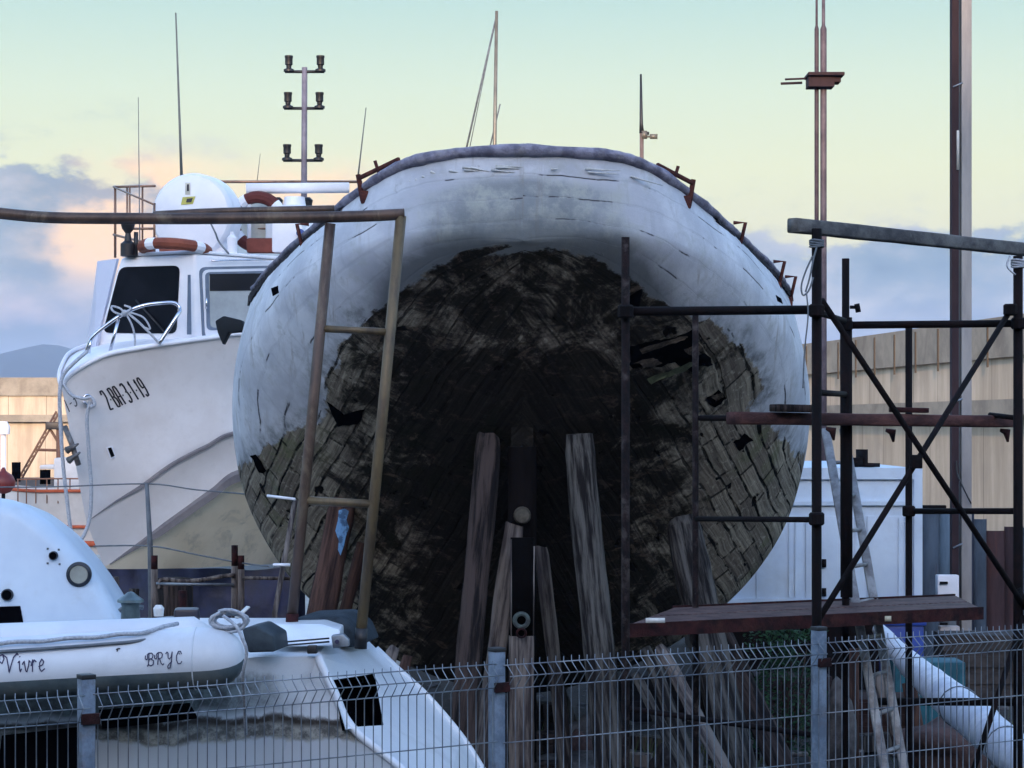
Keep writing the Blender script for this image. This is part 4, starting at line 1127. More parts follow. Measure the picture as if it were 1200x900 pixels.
    dk.faces.new((nv[4], ev, fv2[4])); bmesh.ops.recalc_face_normals(dk, faces=dk.faces)
    obj('deck', dk, m_white, root, smooth=False)
    # far side and bottom
    fs = bmesh.new(); q = [Vector((-5, Yf + .2, zf)), Vector((-1.2, Yf + .2, zf)), P(441, 760, Yf - .3), P(566, 902, Yf - .6), Vector((-.1, Yf - .8, .72)), Vector((-5, Yf - .3, .75))]
    fs.faces.new([fs.verts.new(p) for p in q]); bo = [Vector((-5, Yn + .25, .75)), Vector((-.2, Yn + .35, .72)), Vector((0.02, Yf - .8, .70)), Vector((-5, Yf - .3, .75))]
    fs.faces.new([fs.verts.new(p - Vector((0, 0, .004))) for p in bo]); obj('far_side', fs, m_white, root, smooth=False)
    # rounded cabin
    prof = [(-330, 735), (-325, 640), (-250, 590), (-150, 579), (-60, 579), (-10, 583), (17, 589), (48, 608), (70, 626), (91, 649), (110, 673), (124, 695), (136, 717), (143, 738)]
    Yc, depth = 14.0, 1.35
    pp = catmull([P(x, y, Yc) for x, y in prof], 4)
    cx, cz = -4.0, P(0, 738, Yc).z
    rows = []
    ins = [(0, 0.0, .10), (0.02, .03, .03), (.06, .06, .0), (.3, .02, -.0), (1.1, .03, 0), (1.28, .08, 0), (1.35, .20, 0)]
    for dy, sh, _ in [(0.0, .11, 0), (.015, .07, 0), (.05, .03, 0), (.11, .006, 0), (.2, .01, 0), (.6, .05, 0), (1.0, .10, 0), (1.2, .15, 0), (1.32, .22, 0)]:
        r = []
        for i, p in enumerate(pp):
            d = Vector((cx + .8 - p.x, 0, cz - .0 - p.z)); d.normalize()
            k = min(1, max(0, (p.z - cz) / .15)) if False else 1
            q = p + d * sh + Vector((0, dy, 0)); q.z = max(q.z, cz) if sh < .01 else q.z; r.append(q)
        rows.append(r)
    bm = grid_mesh(rows); bm.verts.ensure_lookup_table(); n = len(pp)
    bm.faces.new([bm.verts[i] for i in range(n)]); bm.faces.new([bm.verts[(len(rows) - 1) * n + i] for i in range(n)][::-1])
    bmesh.ops.recalc_face_normals(bm, faces=bm.faces)
    cab = obj('cabin', bm, M('cabin_blue_white', (.58, .67, .76), (.50, .59, .69), 1.6, .4, 0, .03, dirt=(.40, .44, .46), dirt_amt=.4, dirt_scale=2.6), root, angle=50)
    # portholes
    T = tree_of(cab); O = Vector((0, 0, CAMH))
    def on(px, py, out=0):
        d = (P(px, py, 10) - O).normalized(); h = T.ray_cast(O, d); return h[0] + Vector((0, -out, 0)) if h[0] is not None else P(px, py, Yc - out)
    ring = M('porthole_ring', (.012, .014, .022), None, 9, .4)
    for x, y, r, rr_, inner in ((93, 673, 11.5, .018, M('porthole_glass', (.36, .36, .31), (.28, .28, .24), 6, .3)), (63, 651, 4.5, .004, m_void), (9, 697, 6, .006, m_void)):
        c_ = on(x, y, .0); rad = r / F * Yc
        f = obj('porthole', lathe([(rad + rr_, 0), (rad + rr_, .02), (rad, .03), (rad * .9, .02), (rad * .9, .004)], c_, (0, -1, 0), 28), ring, cab)
        lathe_in = lathe([(rad * .93, .014), (rad * .93, .022)], c_, (0, -1, 0), 28); obj('porthole_glass', lathe_in, inner, cab)
    obj('hatch_opening', prism([on(-40, 712, .004), on(24, 710, .004), on(29, 737, .004), on(-40, 738, .004)], (0, -.004, 0)), m_void, cab, smooth=False)
    bl = bmesh.new()
    for x, y in ((56, 643), (69, 644), (56, 660), (70, 661)): 
        c_ = on(x, y, .003); box(bl, c_, .012, .006, .012)
    obj('bolt', bl, m_greyrub, cab)['kind'] = 'stuff'
    # capstan, block, rail, instruments on deck
    Yk = 13.5
    obj('winch', lathe([(.085, 0), (.085, .02), (.060, .05), (.055, .13), (.062, .15), (.082, .155), (.080, .17), (.05, .19), (.02, .215), (.0, .22)], P(153, 735, Yk), (0, 0, 1), 24), M('winch_grey', (.12, .17, .18), (.08, .11, .12), 8, .35, .4), root)
    wh = obj('winch_handle', tube([P(140, 716, Yk), P(150, 708, Yk), P(168, 712, Yk)], .015, 6), m_galv, root)
    obj('fairlead_block', bx(P(219, 729, 13.25), .15, .16, .17, rot=.1, bev=.02), M('black_block', (.02, .02, .035), None, 9, .4), root)
    obj('deck_lamp', lathe([(.03, 0), (.035, .05), (.02, .07)], P(186, 722, Yk + .4), (0, 0, 1), 12), M('lamp_white', (.8, .8, .78), None, 5, .3), root)
    rb = bmesh.new(); sweep(rb, catmull([P(-40, 747, 13.15), P(60, 742, 13.15), P(130, 736, 13.2), P(190, 727, 13.25), P(208, 726, 13.3)], 5), .022, 8); sweep(rb, catmull([P(-40, 756, 13.1), P(80, 751, 13.1), P(170, 741, 13.2), P(208, 734, 13.3)], 5), .016, 8)
    obj('toe_rail', rb, m_galv, root)
    # outboard bracket: dark wedge; stern locker lid under dark canvas
    obj('outboard_bracket', prism([P(283, 737, 13.35), P(300, 733, 13.35), P(320, 745, 13.35), P(322, 764, 13.35), P(290, 765, 13.35)], (.05, .35, .0), .015), M('grey_plastic', (.05, .065, .075), (.03, .04, .05), 7, .6), root)
    obj('canvas_cover', prism([P(330, 733, 14.4), P(345, 724, 14.4), P(395, 722, 14.4), P(412, 735, 14.4), P(422, 758, 14.4), P(385, 760, 14.4)], (.1, .6, 0), .03), M('slate_canvas', (.045, .06, .075), (.025, .035, .045), 9, .85, 0, .5), root)
    obj('locker_lid', prism([P(300, 731, 14.2), P(376, 731, 14.1), P(398, 738, 13.9), P(398, 757, 13.8), P(324, 758, 13.8), P(310, 745, 13.9)], (.0, .35, .0), .012), m_white, root)
    ls = bmesh.new()
    for y in (750, 754): sweep(ls, [P(326, y + 3, 13.76), P(386, y - 2, 13.76)], .006, 5)
    obj('slot', ls, m_black, root)
    obj('cleat', bx(P(366, 761, 13.6), .06, .06, .05, bev=.008), m_black, root)
    obj('hinge', prism([P(388, 745, 13.7), P(402, 743, 13.7), P(409, 750, 13.7), P(409, 758, 13.7), P(390, 760, 13.7)], (0, .08, 0), .008), m_galv, root)
    obj('hinge_hole', lathe([(.014, 0), (.014, .006)], P(395, 752, 13.69), (0, -1, 0), 12), m_ink2, root)
    # tube frame standing on the deck (gallows) - brown arch
    Yg = 14.3
    fr = thing('tube_arch', P(382, 745, Yg), 'brown tube frame with two leaning legs and two rungs on the near boat', 'frame')
    def leg(a, c_, mat, nm, r=.036):
        return obj(nm, tube([P(*a, Yg), P((a[0] + c_[0]) / 2 + .6, (a[1] + c_[1]) / 2, Yg), P(*c_, Yg)], r, 12), mat, fr)
    l1 = leg((387, 262), (342, 726), m_brownpipe, 'leg'); l2 = leg((470, 253), (423, 742), m_gold, 'leg')
    for o_, p_ in ((l1, (342, 733)), (l2, (423, 750))): obj('foot_sleeve', tube([P(p_[0] + .6, p_[1] - 14, Yg), P(p_[0] - .5, p_[1] + 10, Yg)], .042, 12), m_rust if o_ is l1 else m_black, o_)
    obj('rung', tube([P(378, 385, Yg), P(454, 389, Yg)], .024, 10), m_gold, fr)
    obj('rung', tube([P(353, 586, Yg), P(438, 591, Yg)], .028, 10), m_gold, fr)
    obj('top_tube', tube(catmull([P(-200, 240, Yg), P(-60, 243, Yg), P(0, 250, Yg), P(60, 255, Yg), P(150, 256, Yg), P(250, 256, Yg), P(400, 254, Yg), P(474, 251, Yg)], 5), .038, 12), m_brownpipe, fr)
    obj('upper_tube', tube(catmull([P(180, 252, Yg + .05), P(260, 248, Yg + .05), P(392, 245, Yg + .05)], 4), .026, 10), m_brownpipe, fr)
    return root
build_near_boat()

# inflatable dinghy hung along the near boat's side
def build_dinghy():
    Yd = 12.75; root = thing('inflatable_dinghy', P(0, 815, Yd), 'pale inflatable dinghy tube lettered in violet, grey underneath, lashed along the near boat', 'dinghy')
    path = [(-420, 806, 12.4), (-200, 795, 12.5), (0, 784, 12.6), (120, 777, 12.68), (230, 771.5, 12.75)]
    pts = [P(*p) for p in path]; r0 = .180
    cap = [(240, 1.0), (252, .97), (263, .90), (272, .78), (279, .62), (284, .40), (286.5, .15)]
    allp = pts[:]; rad = [r0 * 1.0] * len(pts)
    for x, k in cap: allp.append(P(x, 771.5 - (x - 230) * .04, 12.75)); rad.append(r0 * k)
    bm = bmesh.new(); rings = sweep(bm, allp, rad, 48, up=(0, 0, 1))
    # lower part is the darker rubber: two materials by angle
    seg = 48; r3 = rings[3]; zc = sum(v.co.z for v in r3) / seg
    low = {k for k in range(seg) if (r3[k].co.z + r3[(k + 1) % seg].co.z) / 2 < zc - .065}
    for i in range(len(rings) - 1):
        for k in low:
            es = [f for f in rings[i][k].link_faces if rings[i][(k + 1) % seg] in f.verts and rings[i + 1][k] in f.verts]
            for f in es: f.material_index = 1
    mg = M('grey_hypalon', (.10, .135, .15), (.065, .09, .105), 5, .6, 0, .1, dirt=(.18, .19, .18), dirt_amt=.5)
    tb = obj('side_tube', bm, [m_tubewhite, mg], root)
    # far tube and floor so that the dinghy is whole
    obj('far_tube', tube([P(-420, 772, 13.0) + Vector((0, -.02, 0)), P(0, 752, 13.08), P(228, 742, 13.12), P(246, 742, 13.12)], [.11, .11, .10, .04], 20), m_tubewhite, root)
    for k in (0, 2, 4):
        obj('seam_band', tube([pts[k] + Vector((math.cos(t) * 0, math.cos(t), math.sin(t))) * r0 * 1.004 for t in [i * math.tau / 40 for i in range(41)]], .004, 5), m_greyrub if k == 0 else m_tubewhite, tb)
    T = tree_of(tb)
    obj('lettering', lettering('Vivre', (4, 789), (50, -2.5), (0, -22), T, 1.5, .05, {'V': 1.45, 'i': .55, 'v': .8, 'r': .75, 'e': .8}), m_ink2, tb)
    obj('lettering', lettering('bRYC', (173, 780.5), (41, -3), (0, -14.5), T, 1.2, .35), m_ink2, tb)
    obj('valve_mark', lettering('r', (136, 764), (6, 0), (1, -6), T, 1.5), m_ink, tb)
    gl = catmull([P(-60, 757, 12.43), P(0, 754, 12.46), P(60, 750, 12.5), P(120, 745.5, 12.55), P(170, 740.5, 12.62), P(208, 730, 12.85)], 6)
    obj('grab_line', tube([q + Vector((0, 0, .004 * math.sin(i))) for i, q in enumerate(gl)], .013, 8), m_rope, root)
    obj('rope_shade_strip', tube([q + Vector((0, -.02, -.045)) for q in gl[:-4]], .010, 6), m_greyrub, root)  # dark strip standing in for the shade beneath the rope
    # lashing coil
    rp = bmesh.new(); c = P(269, 727, 12.75)
    for k in range(5):
        a = k * .7; pts = []
        for i in range(15):
            t_ = i / 14 * math.tau * .9 + a
            pts.append(c + Vector((math.cos(t_) * (.085 + .012 * k % .03), math.sin(t_ + k) * .03 - .01 * k, math.sin(t_) * (.035 + .008 * k))))
        sweep(rp, pts, .0105, 6)
    sweep(rp, catmull([P(262, 722, 12.62), P(276, 733, 12.56), P(284, 748, 12.54), P(289, 765, 12.55), P(285, 790, 12.62), P(287, 830, 12.9), P(288, 860, 13.15)], 6), .011, 6)
    obj('rope', rp, m_rope, None, 'coil of pale rope lashed over the rounded end of the dinghy tube', 'rope')
    st = bmesh.new(); a, b_ = P(277, 724, 12.9), P(291, 711, 12.95); sweep(st, [a, b_], .02, 6, flat=5, ry=.006)
    o = obj('strap', st, M('white_strap', (.72, .7, .66), None, 8, .5), None, 'short white strap with two holes sticking up from the dinghy rope coil', 'strap')
build_dinghy()

# ================================================================ MESH FENCE
def fence():
    def FY(px): return 3157.0 / (318 - .0704 * (px - 50))
    def FP(px): y = FY(px); return Vector(((px - 600) / F * y, y, 0))
    posts = [FP(-480), FP(105), FP(587), FP(965), FP(1296)]
    d = (posts[3] - posts[1]).normalized(); nrm = Vector((d.y, -d.x, 0))
    root = thing('mesh_fence', posts[2], 'galvanised welded mesh fence with bent wires and square posts across the foreground', 'fence')
    zr = [1.97, 1.918, 1.848, 1.57, 1.30, 1.10, 1.05, .98, .75, .45, .22, .17, .10]
    def off(z):
        for a, b_, c in ((1.97, 1.918, 1.848), (1.10, 1.05, .98), (.22, .17, .10)):
            if c < z < a: return .062 * (1 - abs(z - b_) / ((a - b_) if z > b_ else (b_ - c)))
        return 0
    for i in range(len(posts) - 1):
        a, b_ = posts[i], posts[i + 1]; L = (b_ - a).length; bm = bmesh.new(); n = int((L - .06) / .05)
        sag = random.uniform(-.01, .01)
        for k in range(n + 1):
            p = a + d * (.04 + k * .05)
            if k * .05 + .06 > L: break
            zs = [2.0 + random.uniform(-.003, .003), 1.97, 1.945, 1.918, 1.885, 1.848, 1.3, 1.10, 1.05, .98, .22, .17, .10, .05]
            sweep(bm, [p + nrm * (off(z) + .0) + Vector((random.uniform(-.001, .001), 0, z)) for z in zs], .0030, 4)
        for z in zr: sweep(bm, [a + d * .02 + nrm * (off(z) - .005) + Vector((0, 0, z + .0)), b_ - d * .02 + nrm * (off(z) - .005) + Vector((0, 0, z + sag))], .0034, 5)
        obj('mesh_panel', bm, m_galv, root)
    for p in posts:
        bm = bmesh.new(); ang = math.atan2(d.y, d.x)
        q = p - nrm * .04
        box(bm, (q.x, q.y, 1.02), .066, .066, 2.04, rot=ang, bev=.006)
        o = obj('post', bm, m_galvpost, root)
        obj('cap', bx((q.x, q.y, 2.05), .07, .07, .022, rot=ang, bev=.004), m_black, o)
        for z in (1.86, .6):
            c = p + nrm * .012 + Vector((0, 0, z)); obj('clamp', bx(c, .09, .02, .05, rot=ang, bev=.004), m_rust, o)
fence()
# ================================================================ TIMBER PROPS
ALIGN = []
def timber(a, b, w, d, mat, label, name='timber_prop', seed=1, group='timber props holding up the old hull', cat='prop', seg=12, bow=.0):
    rnd = random.Random(seed); n = 26; pts = []; ra = []; rb = []
    a, b = Vector(a), Vector(b)
    for i in range(n):
        t = i / (n - 1); p = a.lerp(b, t); p += Vector((noise.noise(Vector((t * 3, seed, 0))), noise.noise(Vector((t * 3, seed, 9))), 0)) * .02
        p.x += bow * math.sin(t * math.pi)
        pts.append(p); k = 1 + .10 * noise.noise(Vector((t * 4, seed * 2.1, 4)))
        ra.append(w / 2 * k); rb.append(d / 2 * k)
    ra[-1] *= .88; rb[-1] *= .9
    bm = bmesh.new(); random.seed(seed); sweep(bm, pts, ra, seg, ry=rb, flat=3.2, jit=.035, up=(0, 1, 0))
    # slanted, split top
    for v in bm.verts:
        if (v.co - pts[-1]).length < w: v.co.z += noise.noise(v.co * 14) * .04
    o = obj(name, bm, mat, None, label, cat, group, angle=45); ALIGN.append((o, (b - a).to_track_quat('Z', 'Y'))); return o

def foot(px, py, Y, px2, py2, Y2):      # extend the line from top through the second point down to the ground
    a = P(px, py, Y); b = P(px2, py2, Y2); d = b - a; t = -a.z / d.z; return a + d * t
def prop(px, py, Y, px2, py2, Y2, wpx, mat, label, seed, **k):
    top = P(px, py, Y); f = foot(px, py, Y, px2, py2, Y2); wd = wpx * (Y + Y2) / 2 / F
    return timber(f, top, wd, wd * k.pop('dk', .8), mat, label, seed=seed, **k)

prop(572, 512, 17.7, 548, 800, 16.9, 31, m_dwood2, 'thick brown round prop left of the sternpost, leaning under the stern', 1)
prop(679, 512, 17.7, 716, 880, 16.8, 37, m_dwood, 'thick grey prop right of the sternpost, splaying out towards the fence', 2, bow=-.02)
prop(402, 590, 19.2, 378, 712, 18.7, 33, m_redwood, 'reddish prop with blue paint patch under the left bilge', 3)
prop(424, 640, 19.4, 404, 716, 19.1, 15, m_redwood, 'thin splintered reddish prop right of the blue patched one', 4)
prop(800, 612, 18.4, 862, 895, 17.0, 42, m_dwood, 'stout grey prop under the right bilge, running behind the scaffold deck', 5)
prop(838, 735, 18.6, 915, 895, 17.4, 30, m_dwood2, 'prop leaning outward just right of the stout grey one', 6)
prop(745, 790, 17.2, 800, 900, 16.4, 13, m_dwood, 'leftmost of three thin struts sloping right below the scaffold deck', 7, name='strut', group='thin struts below the scaffold')
prop(757, 762, 17.4, 797, 862, 16.8, 17, m_dwood, 'middle one of three thin struts sloping right below the scaffold deck', 8, name='strut', group='thin struts below the scaffold')
prop(774, 760, 17.5, 828, 862, 16.8, 17, m_palewood, 'palest of three thin struts sloping right below the scaffold deck', 9, name='strut', group='thin struts below the scaffold')
prop(462, 758, 17.2, 440, 830, 16.9, 15, m_palewood, 'short pale prop stub showing just right of the near boat stern', 10)
prop(478, 770, 17.5, 462, 830, 17.2, 13, m_redwood, 'short brown prop stub beside the pale one near the white stern', 11)
# the blue paint left on the reddish prop
bp = bmesh.new(); pr = [P(x, y, 19.0) for x, y in ((398, 597), (407, 596), (412, 600), (411, 625), (405, 652), (399, 648), (394, 640), (395, 615))]
rr = bpy.data.objects['timber_prop.002']; T = tree_of(rr); O = Vector((0, 0, CAMH)); q = []
for x, y in ((397, 598), (404, 596), (409, 599), (406, 609), (409, 618), (405, 630), (403, 640), (399, 651), (396, 644), (397, 634), (393, 622), (396, 609)):
    dd = (P(x, y, 10) - O).normalized(); h = T.ray_cast(O, dd); q.append(h[0] - dd * .012 if h[0] is not None else None)
q = [a for a in q if a is not None]
if len(q) > 3: obj('paint_patch', prism(q, (0, -.004, 0)), M('old_blue_paint', (.13, .27, .46), (.05, .10, .18), 14, .8, 0, .5, lo=.4, hi=.55), rr, smooth=False)

# centre plank bolted over the foot of the sternpost
cp = thing('centre_plank', P(611, 1000, 17.0), 'upright pale plank with a round iron ring, standing in front of the sternpost', 'plank')
a = P(611, 745, 17.2); b = P(612, 1000, 17.2); b.z = 0
bm = bmesh.new(); n = 16; pts = [Vector((a.x, a.y, a.z * i / (n - 1))) for i in range(n)]
sweep(bm, pts, [.10 * (1 + .05 * noise.noise(Vector((i * .5, 3, 1)))) for i in range(n)], 12, ry=[.06] * n, flat=6, jit=.03, up=(0, 1, 0)); obj('board', bm, m_palewood, cp)
bm = bmesh.new(); sweep(bm, [Vector((a.x, a.y + .03, a.z - .02)), P(612, 630, 17.25)], .095, 8, flat=6, ry=.06, up=(0, 1, 0)); obj('dark_post', bm, M('tarred_board', (.003, .0024, .0026), None, 6, .95, 0, .6, spec=.08), cp)
obj('edge_strip', tube([P(599, 745, 17.1), P(599, 632, 17.15)], .006, 5), m_palewood, cp); obj('edge_strip', tube([P(625, 745, 17.1), P(626, 640, 17.15)], .006, 5), m_palewood, cp)
obj('ring', torus(P(611, 727, 17.08), (0, 1, 0), .052, .018, 24, 8), M('green_iron', (.10, .13, .12), (.05, .05, .05), 14, .7, .2, .4), cp)
obj('ring', torus(P(611, 742, 17.08), (0, 1, .3), .035, .010, 20, 8), m_rust, cp)
# pale peeled boards either side of the deadwood
prop(603, 615, 17.55, 578, 790, 17.3, 24, m_palewood, 'pale peeled board leaning just left of the dark sternpost', 21, dk=.25, name='plank', cat='plank', group='loose planks by the sternpost')
prop(634, 640, 17.6, 652, 800, 17.35, 17, m_dwood, 'narrow weathered board leaning just right of the dark sternpost', 22, dk=.25, name='plank', cat='plank', group='loose planks by the sternpost')

# keel blocks of the old hull
for Y, nm in ((18.6, 'aftmost'), (20.4, 'middle'), (22.6, 'forward')):
    b_ = bmesh.new()
    for k in range(4): box(b_, (.08 + random.uniform(-.04, .04), Y, .044 + k * .088), 1.0 - .12 * k, .3, .084, bev=.01)
    obj('keel_block', b_, m_dwood2, None, nm + ' stack of timber blocks under the keel of the old hull', 'block', 'keel blocks of the old hull')

# ================================================================ SCAFFOLD
def scaffold():
    root = thing('scaffold', P(957, 1000, 14) * 1, 'rusty pipe scaffold with braces and a steel deck on the right of the old hull', 'scaffold'); 
    def YA(px): return 13.4 if px < 800 else 13.6 + (px - 957) / 236 * 1.7
    def post(px, top, Y, r, mat=m_rustdark, bot=None):
        a = P(px, top, Y); b = Vector((a.x, Y, 0)) if bot is None else P(px, bot, Y)
        o = obj('post', tube([a, b], r, 12), mat, root)
        if bot is None: obj('base_plate', bx((b.x, b.y, .008), .16, .16, .016), mat, o)
        return o
    post(733, 278, 13.5, .026, m_rustpatch); post(815, 368, 15.0, .022, m_rustpatch); C = post(957, 268, 13.6, .031)
    D = post(991, 303, 15.2, .026); E = post(1065, 383, 16.4, .026); Fp = post(1193, 300, 15.3, .033)
    obj('sleeve', tube([P(991.5, 372, 15.2), P(992, 700, 15.2)], .042, 12), m_rustdark, D)
    def bar(a, b, r=.022, mat=m_rustdark, nm='ledger'): return obj(nm, tube([P(*a), P(*b)], r, 10), mat, root)
    bar((736, 365, 13.5), (952, 363, 13.6), .028); bar((998, 381, 15.2), (1193, 379, 15.3), .026)
    bar((815, 608, 15.0), (957, 609, 13.65), .018); bar((820, 490, 15.0), (860, 490, 14.8), .02)
    bar((1065, 599, 16.4), (1193, 599, 15.3), .022); bar((1028, 822, 15.9), (1230, 823, 15.2), .028)
    bar((1160, 486, 15.6), (1193, 490, 15.3), .018); bar((733, 830, 13.5), (957, 862, 13.6), .018)
    bar((957, 460, 13.6), (991, 462, 15.2), .02); bar((957, 366, 13.6), (991, 376, 15.2), .02)
    for a, b in (((963, 352, 13.65), (1230, 755, 15.5)), ((1185, 362, 15.25), (958, 728, 13.65)), ((1200, 722, 15.25), (1140, 905, 14.9)), ((1193, 690, 15.25), (1230, 760, 15.2))):
        obj('brace', tube([P(*a), P(*b)], .021, 8), m_rustdark, root)
    obj('pivot', bx(P(1074, 541, 14.35), .07, .07, .09, bev=.01), m_rustdark, root)
    # couplers and spigots
    for x, y, Y in ((957, 364, 13.56), (733, 365, 13.46), (1193, 379, 15.26), (957, 608, 13.56), (991, 381, 15.16), (1065, 599, 16.36), (1184, 363, 15.2)):
        obj('coupler', lathe([(.04, -.04), (.05, -.03), (.05, .03), (.04, .04)], P(x, y, Y), (0, 0, 1), 10), m_rustdark, root)
    b_ = bmesh.new(); sweep(b_, [P(996, 360, 15.2), P(1004, 360, 15.2)], .012, 6); sweep(b_, [P(1004, 356, 15.2), P(1006, 366, 15.2)], .02, 6); obj('wing_bolt', b_, m_rustdark, root)
    for x, y in ((1046, 512), (1180, 512), (976, 510)):
        b_ = bmesh.new(); sweep(b_, [P(x - 8, y - 8, 15.6), P(x, y - 6, 15.6), P(x + 1, y + 6, 15.6)], [.012, .03, .008], 6); obj('hook', b_, m_rust, root)
    # lower deck of chequered steel
    zd = CAMH - 232 / F * 13.6
    n1, n2 = P(738, 736, 13.55), P(1150, 716, 14.9); n1.z = zd; 
    def onz(px, py): Y = (CAMH - zd) * F / (py - HOR); return P(px, py, Y)
    fl, frt = onz(736, 733), onz(1152, 712); bl, br = onz(775, 712), onz(1146, 701)
    fl = P(734, 733, 13.65); zd = fl.z
    fl, frt, bl, br = onz(734, 733), onz(1150, 713), onz(790, 712), onz(1120, 698)
    md = bpy.data.materials.new('rusty_tread_plate'); md.use_nodes = True; t = NT(md.node_tree); b = t.n['Principled BSDF']
    ob = t.new('ShaderNodeTexCoord').outputs['Object']; wv = t.new('ShaderNodeTexWave'); wv.bands_direction = 'DIAGONAL'; t.l.new(ob, wv.inputs[0]); wv.inputs['Scale'].default_value = 9; wv.inputs['Distortion'].default_value = 1.2
    n_ = t.noise(ob, 6, 9, .7); c = t.mix(t.smooth(n_, .35, .65), (.045, .018, .016), (.13, .07, .058)); c = t.mix(t.math('MULTIPLY', wv.outputs['Fac'], .45), c, (.03, .016, .016))
    t.put(b.inputs['Base Color'], c); b.inputs['Roughness'].default_value = .75
    bn = t.new('ShaderNodeBump'); bn.inputs['Distance'].default_value = .01; t.put(bn.inputs['Height'], wv.outputs['Fac']); t.l.new(bn.outputs[0], b.inputs['Normal'])
    # two deck boards side by side
    m1, m2 = fl.lerp(bl, .49), frt.lerp(br, .49); m3, m4 = fl.lerp(bl, .53), frt.lerp(br, .53)
    for q in ((fl, frt, m2, m1), (m3, m4, br, bl)): obj('deck_plate', prism([p for p in q], (0, 0, -.02), .004), md, root, smooth=False)
    bm = bmesh.new(); 
    def fascia(a, b_, h): 
        d = (b_ - a).normalized(); nn = Vector((d.y, -d.x, 0)); m = (a + b_) / 2; box(bm, m + nn * .014 + Vector((0, 0, -h / 2 + .012)), (b_ - a).length, .022, h, ax=(d, nn, Vector((0, 0, 1))))
    fascia(fl, frt, .085); fascia(br, bl, .08)
    d_ = obj('deck_rail', bm, m_rust, root, smooth=False)
    obj('label_plate', bx(P(768, 727, fl.y - .06), .12, .006, .03), M('white_label', (.7, .7, .66), None, 8, .5), d_)
    obj('label_plate', bx(P(1040, 725, (fl.y + (frt.y - fl.y) * .735) - .06), .05, .006, .035), M('cream_label', (.6, .55, .4), None, 8, .5), d_)
    return root
scaffold()
# plank lying across the scaffold
def plank(a, b, w, h, mat, name, label, cat, **k):
    bm = bmesh.new(); a, b = Vector(a), Vector(b); n = 14
    pts = [a.lerp(b, i / (n - 1)) for i in range(n)]; random.seed(int(a.x * 100))
    sweep(bm, pts, [w / 2 * (1 + .04 * noise.noise(p * 3)) for p in pts], 12, ry=[h / 2 * (1 + .06 * noise.noise(p * 4 + Vector((5, 5, 5)))) for p in pts], flat=8, jit=.02, up=(0, 0, 1))
    return obj(name, bm, mat, None, label, cat, angle=40, **k)
m_redplank = M('wet_red_plank', (.12, .055, .048), (.04, .02, .02), 7, .8, 0, .6, stretch=(.25, 1, 1), dirt=(.025, .012, .014), dirt_amt=.7, dirt_scale=3)
plank(P(860, 490, 14.7), P(1180, 494, 15.7), .20, .085, m_redplank, 'scaffold_plank', 'heavy reddish brown plank lying across the scaffold at head height', 'plank')
plank(P(908, 478, 14.7), P(952, 479, 14.8), .16, .05, m_dwood2, 'board_offcut', 'board offcut on the left end of the high scaffold plank', 'offcut')
plank(P(1046, 480, 15.2), P(1084, 481, 15.3), .10, .035, m_rust, 'board_offcut', 'small dark offcut in the middle of the high scaffold plank', 'offcut')
m_beam = M('grey_weathered_beam', (.15, .152, .148), (.06, .06, .065), 6, .85, 0, .6, 20, stretch=(.3, 1, 1), dirt=(.05, .04, .05), dirt_amt=.5, dirt_scale=3)
plank(P(929, 264, 13.62), P(1225, 295, 15.7), .085, .09, m_beam, 'timber_beam', 'square grey timber beam tied across the top of the scaffold', 'beam')
rp = bmesh.new()
for k in range(4): 
    c = P(957, 282 + k * 2.4, 13.6); sweep(rp, [c + Vector((math.cos(t) * .042, math.sin(t) * .042, .004 * math.sin(t * 2 + k))) for t in [i * math.tau / 12 for i in range(13)]], .007, 5)
sweep(rp, catmull([P(957, 290, 13.54), P(953, 305, 13.53), P(949, 325, 13.53), P(944, 342, 13.54)], 5), .006, 5)
sweep(rp, catmull([P(952, 300, 13.54), P(944, 318, 13.53), P(939, 335, 13.53), P(941, 346, 13.53), P(948, 340, 13.53), P(953, 325, 13.53)], 5), .006, 5)
sweep(rp, catmull([P(945, 342, 13.53), P(947, 370, 13.5), P(943, 410, 13.5), P(941, 455, 13.5)], 5), .005, 5)
obj('rope', rp, m_greyrub, None, 'dark cord tying the grey beam to the scaffold and hanging in a loop', 'cord')
rp = bmesh.new()
for k in range(4):
    c = P(1193, 305 + k * 2.6, 15.3); sweep(rp, [c + Vector((math.cos(t) * .046, math.sin(t) * .046, .004 * math.sin(t * 2 + k))) for t in [i * math.tau / 12 for i in range(13)]], .008, 5)
sweep(rp, catmull([P(1184, 300, 15.25), P(1180, 312, 15.2), P(1190, 322, 15.2)], 4), .007, 5)
obj('rope', rp, m_rope, None, 'pale cord wound round the scaffold post at the right end of the beam', 'cord')

# ================================================================ TALL POLES
m_steel = M('weathered_column', (.34, .32, .30), (.24, .225, .22), 3, .75, .1, .2, stretch=(1, 1, .2), dirt=(.42, .36, .29), dirt_amt=.5, dirt_scale=1.2)
m_steeld = M('brown_column', (.05, .03, .032), (.028, .018, .022), 3, .8, .1, .2, stretch=(1, 1, .2))
Yc = 28.0
col = thing('steel_column', P(1126, 0, Yc) * 1, 'tall two-part steel column rising out of the picture behind the scaffold', 'column'); col.location.z = 0; ROOT[col.name] = Vector(col.location)
b_ = bmesh.new(); x = P(1118, 500, Yc).x; box(b_, (x, Yc - .02, 4.9), .09, .14, 9.8); obj('dark_flange', b_, m_steeld, col, smooth=False)
b_ = bmesh.new(); x = P(1131, 500, Yc).x; box(b_, (x, Yc, 4.9), .13, .20, 9.8, bev=.008); obj('post', b_, m_steel, col)
for y in (100, 470, 640): obj('link', tube([P(1117, y + 2, Yc - .1), P(1128, y - 3, Yc - .1)], .012, 6), m_galv, col)
obj('notice_strip', bx(P(1122.5, 176, Yc - .1), .03, .03, .5), M('pale_strip', (.6, .58, .52), None, 5, .6), col)
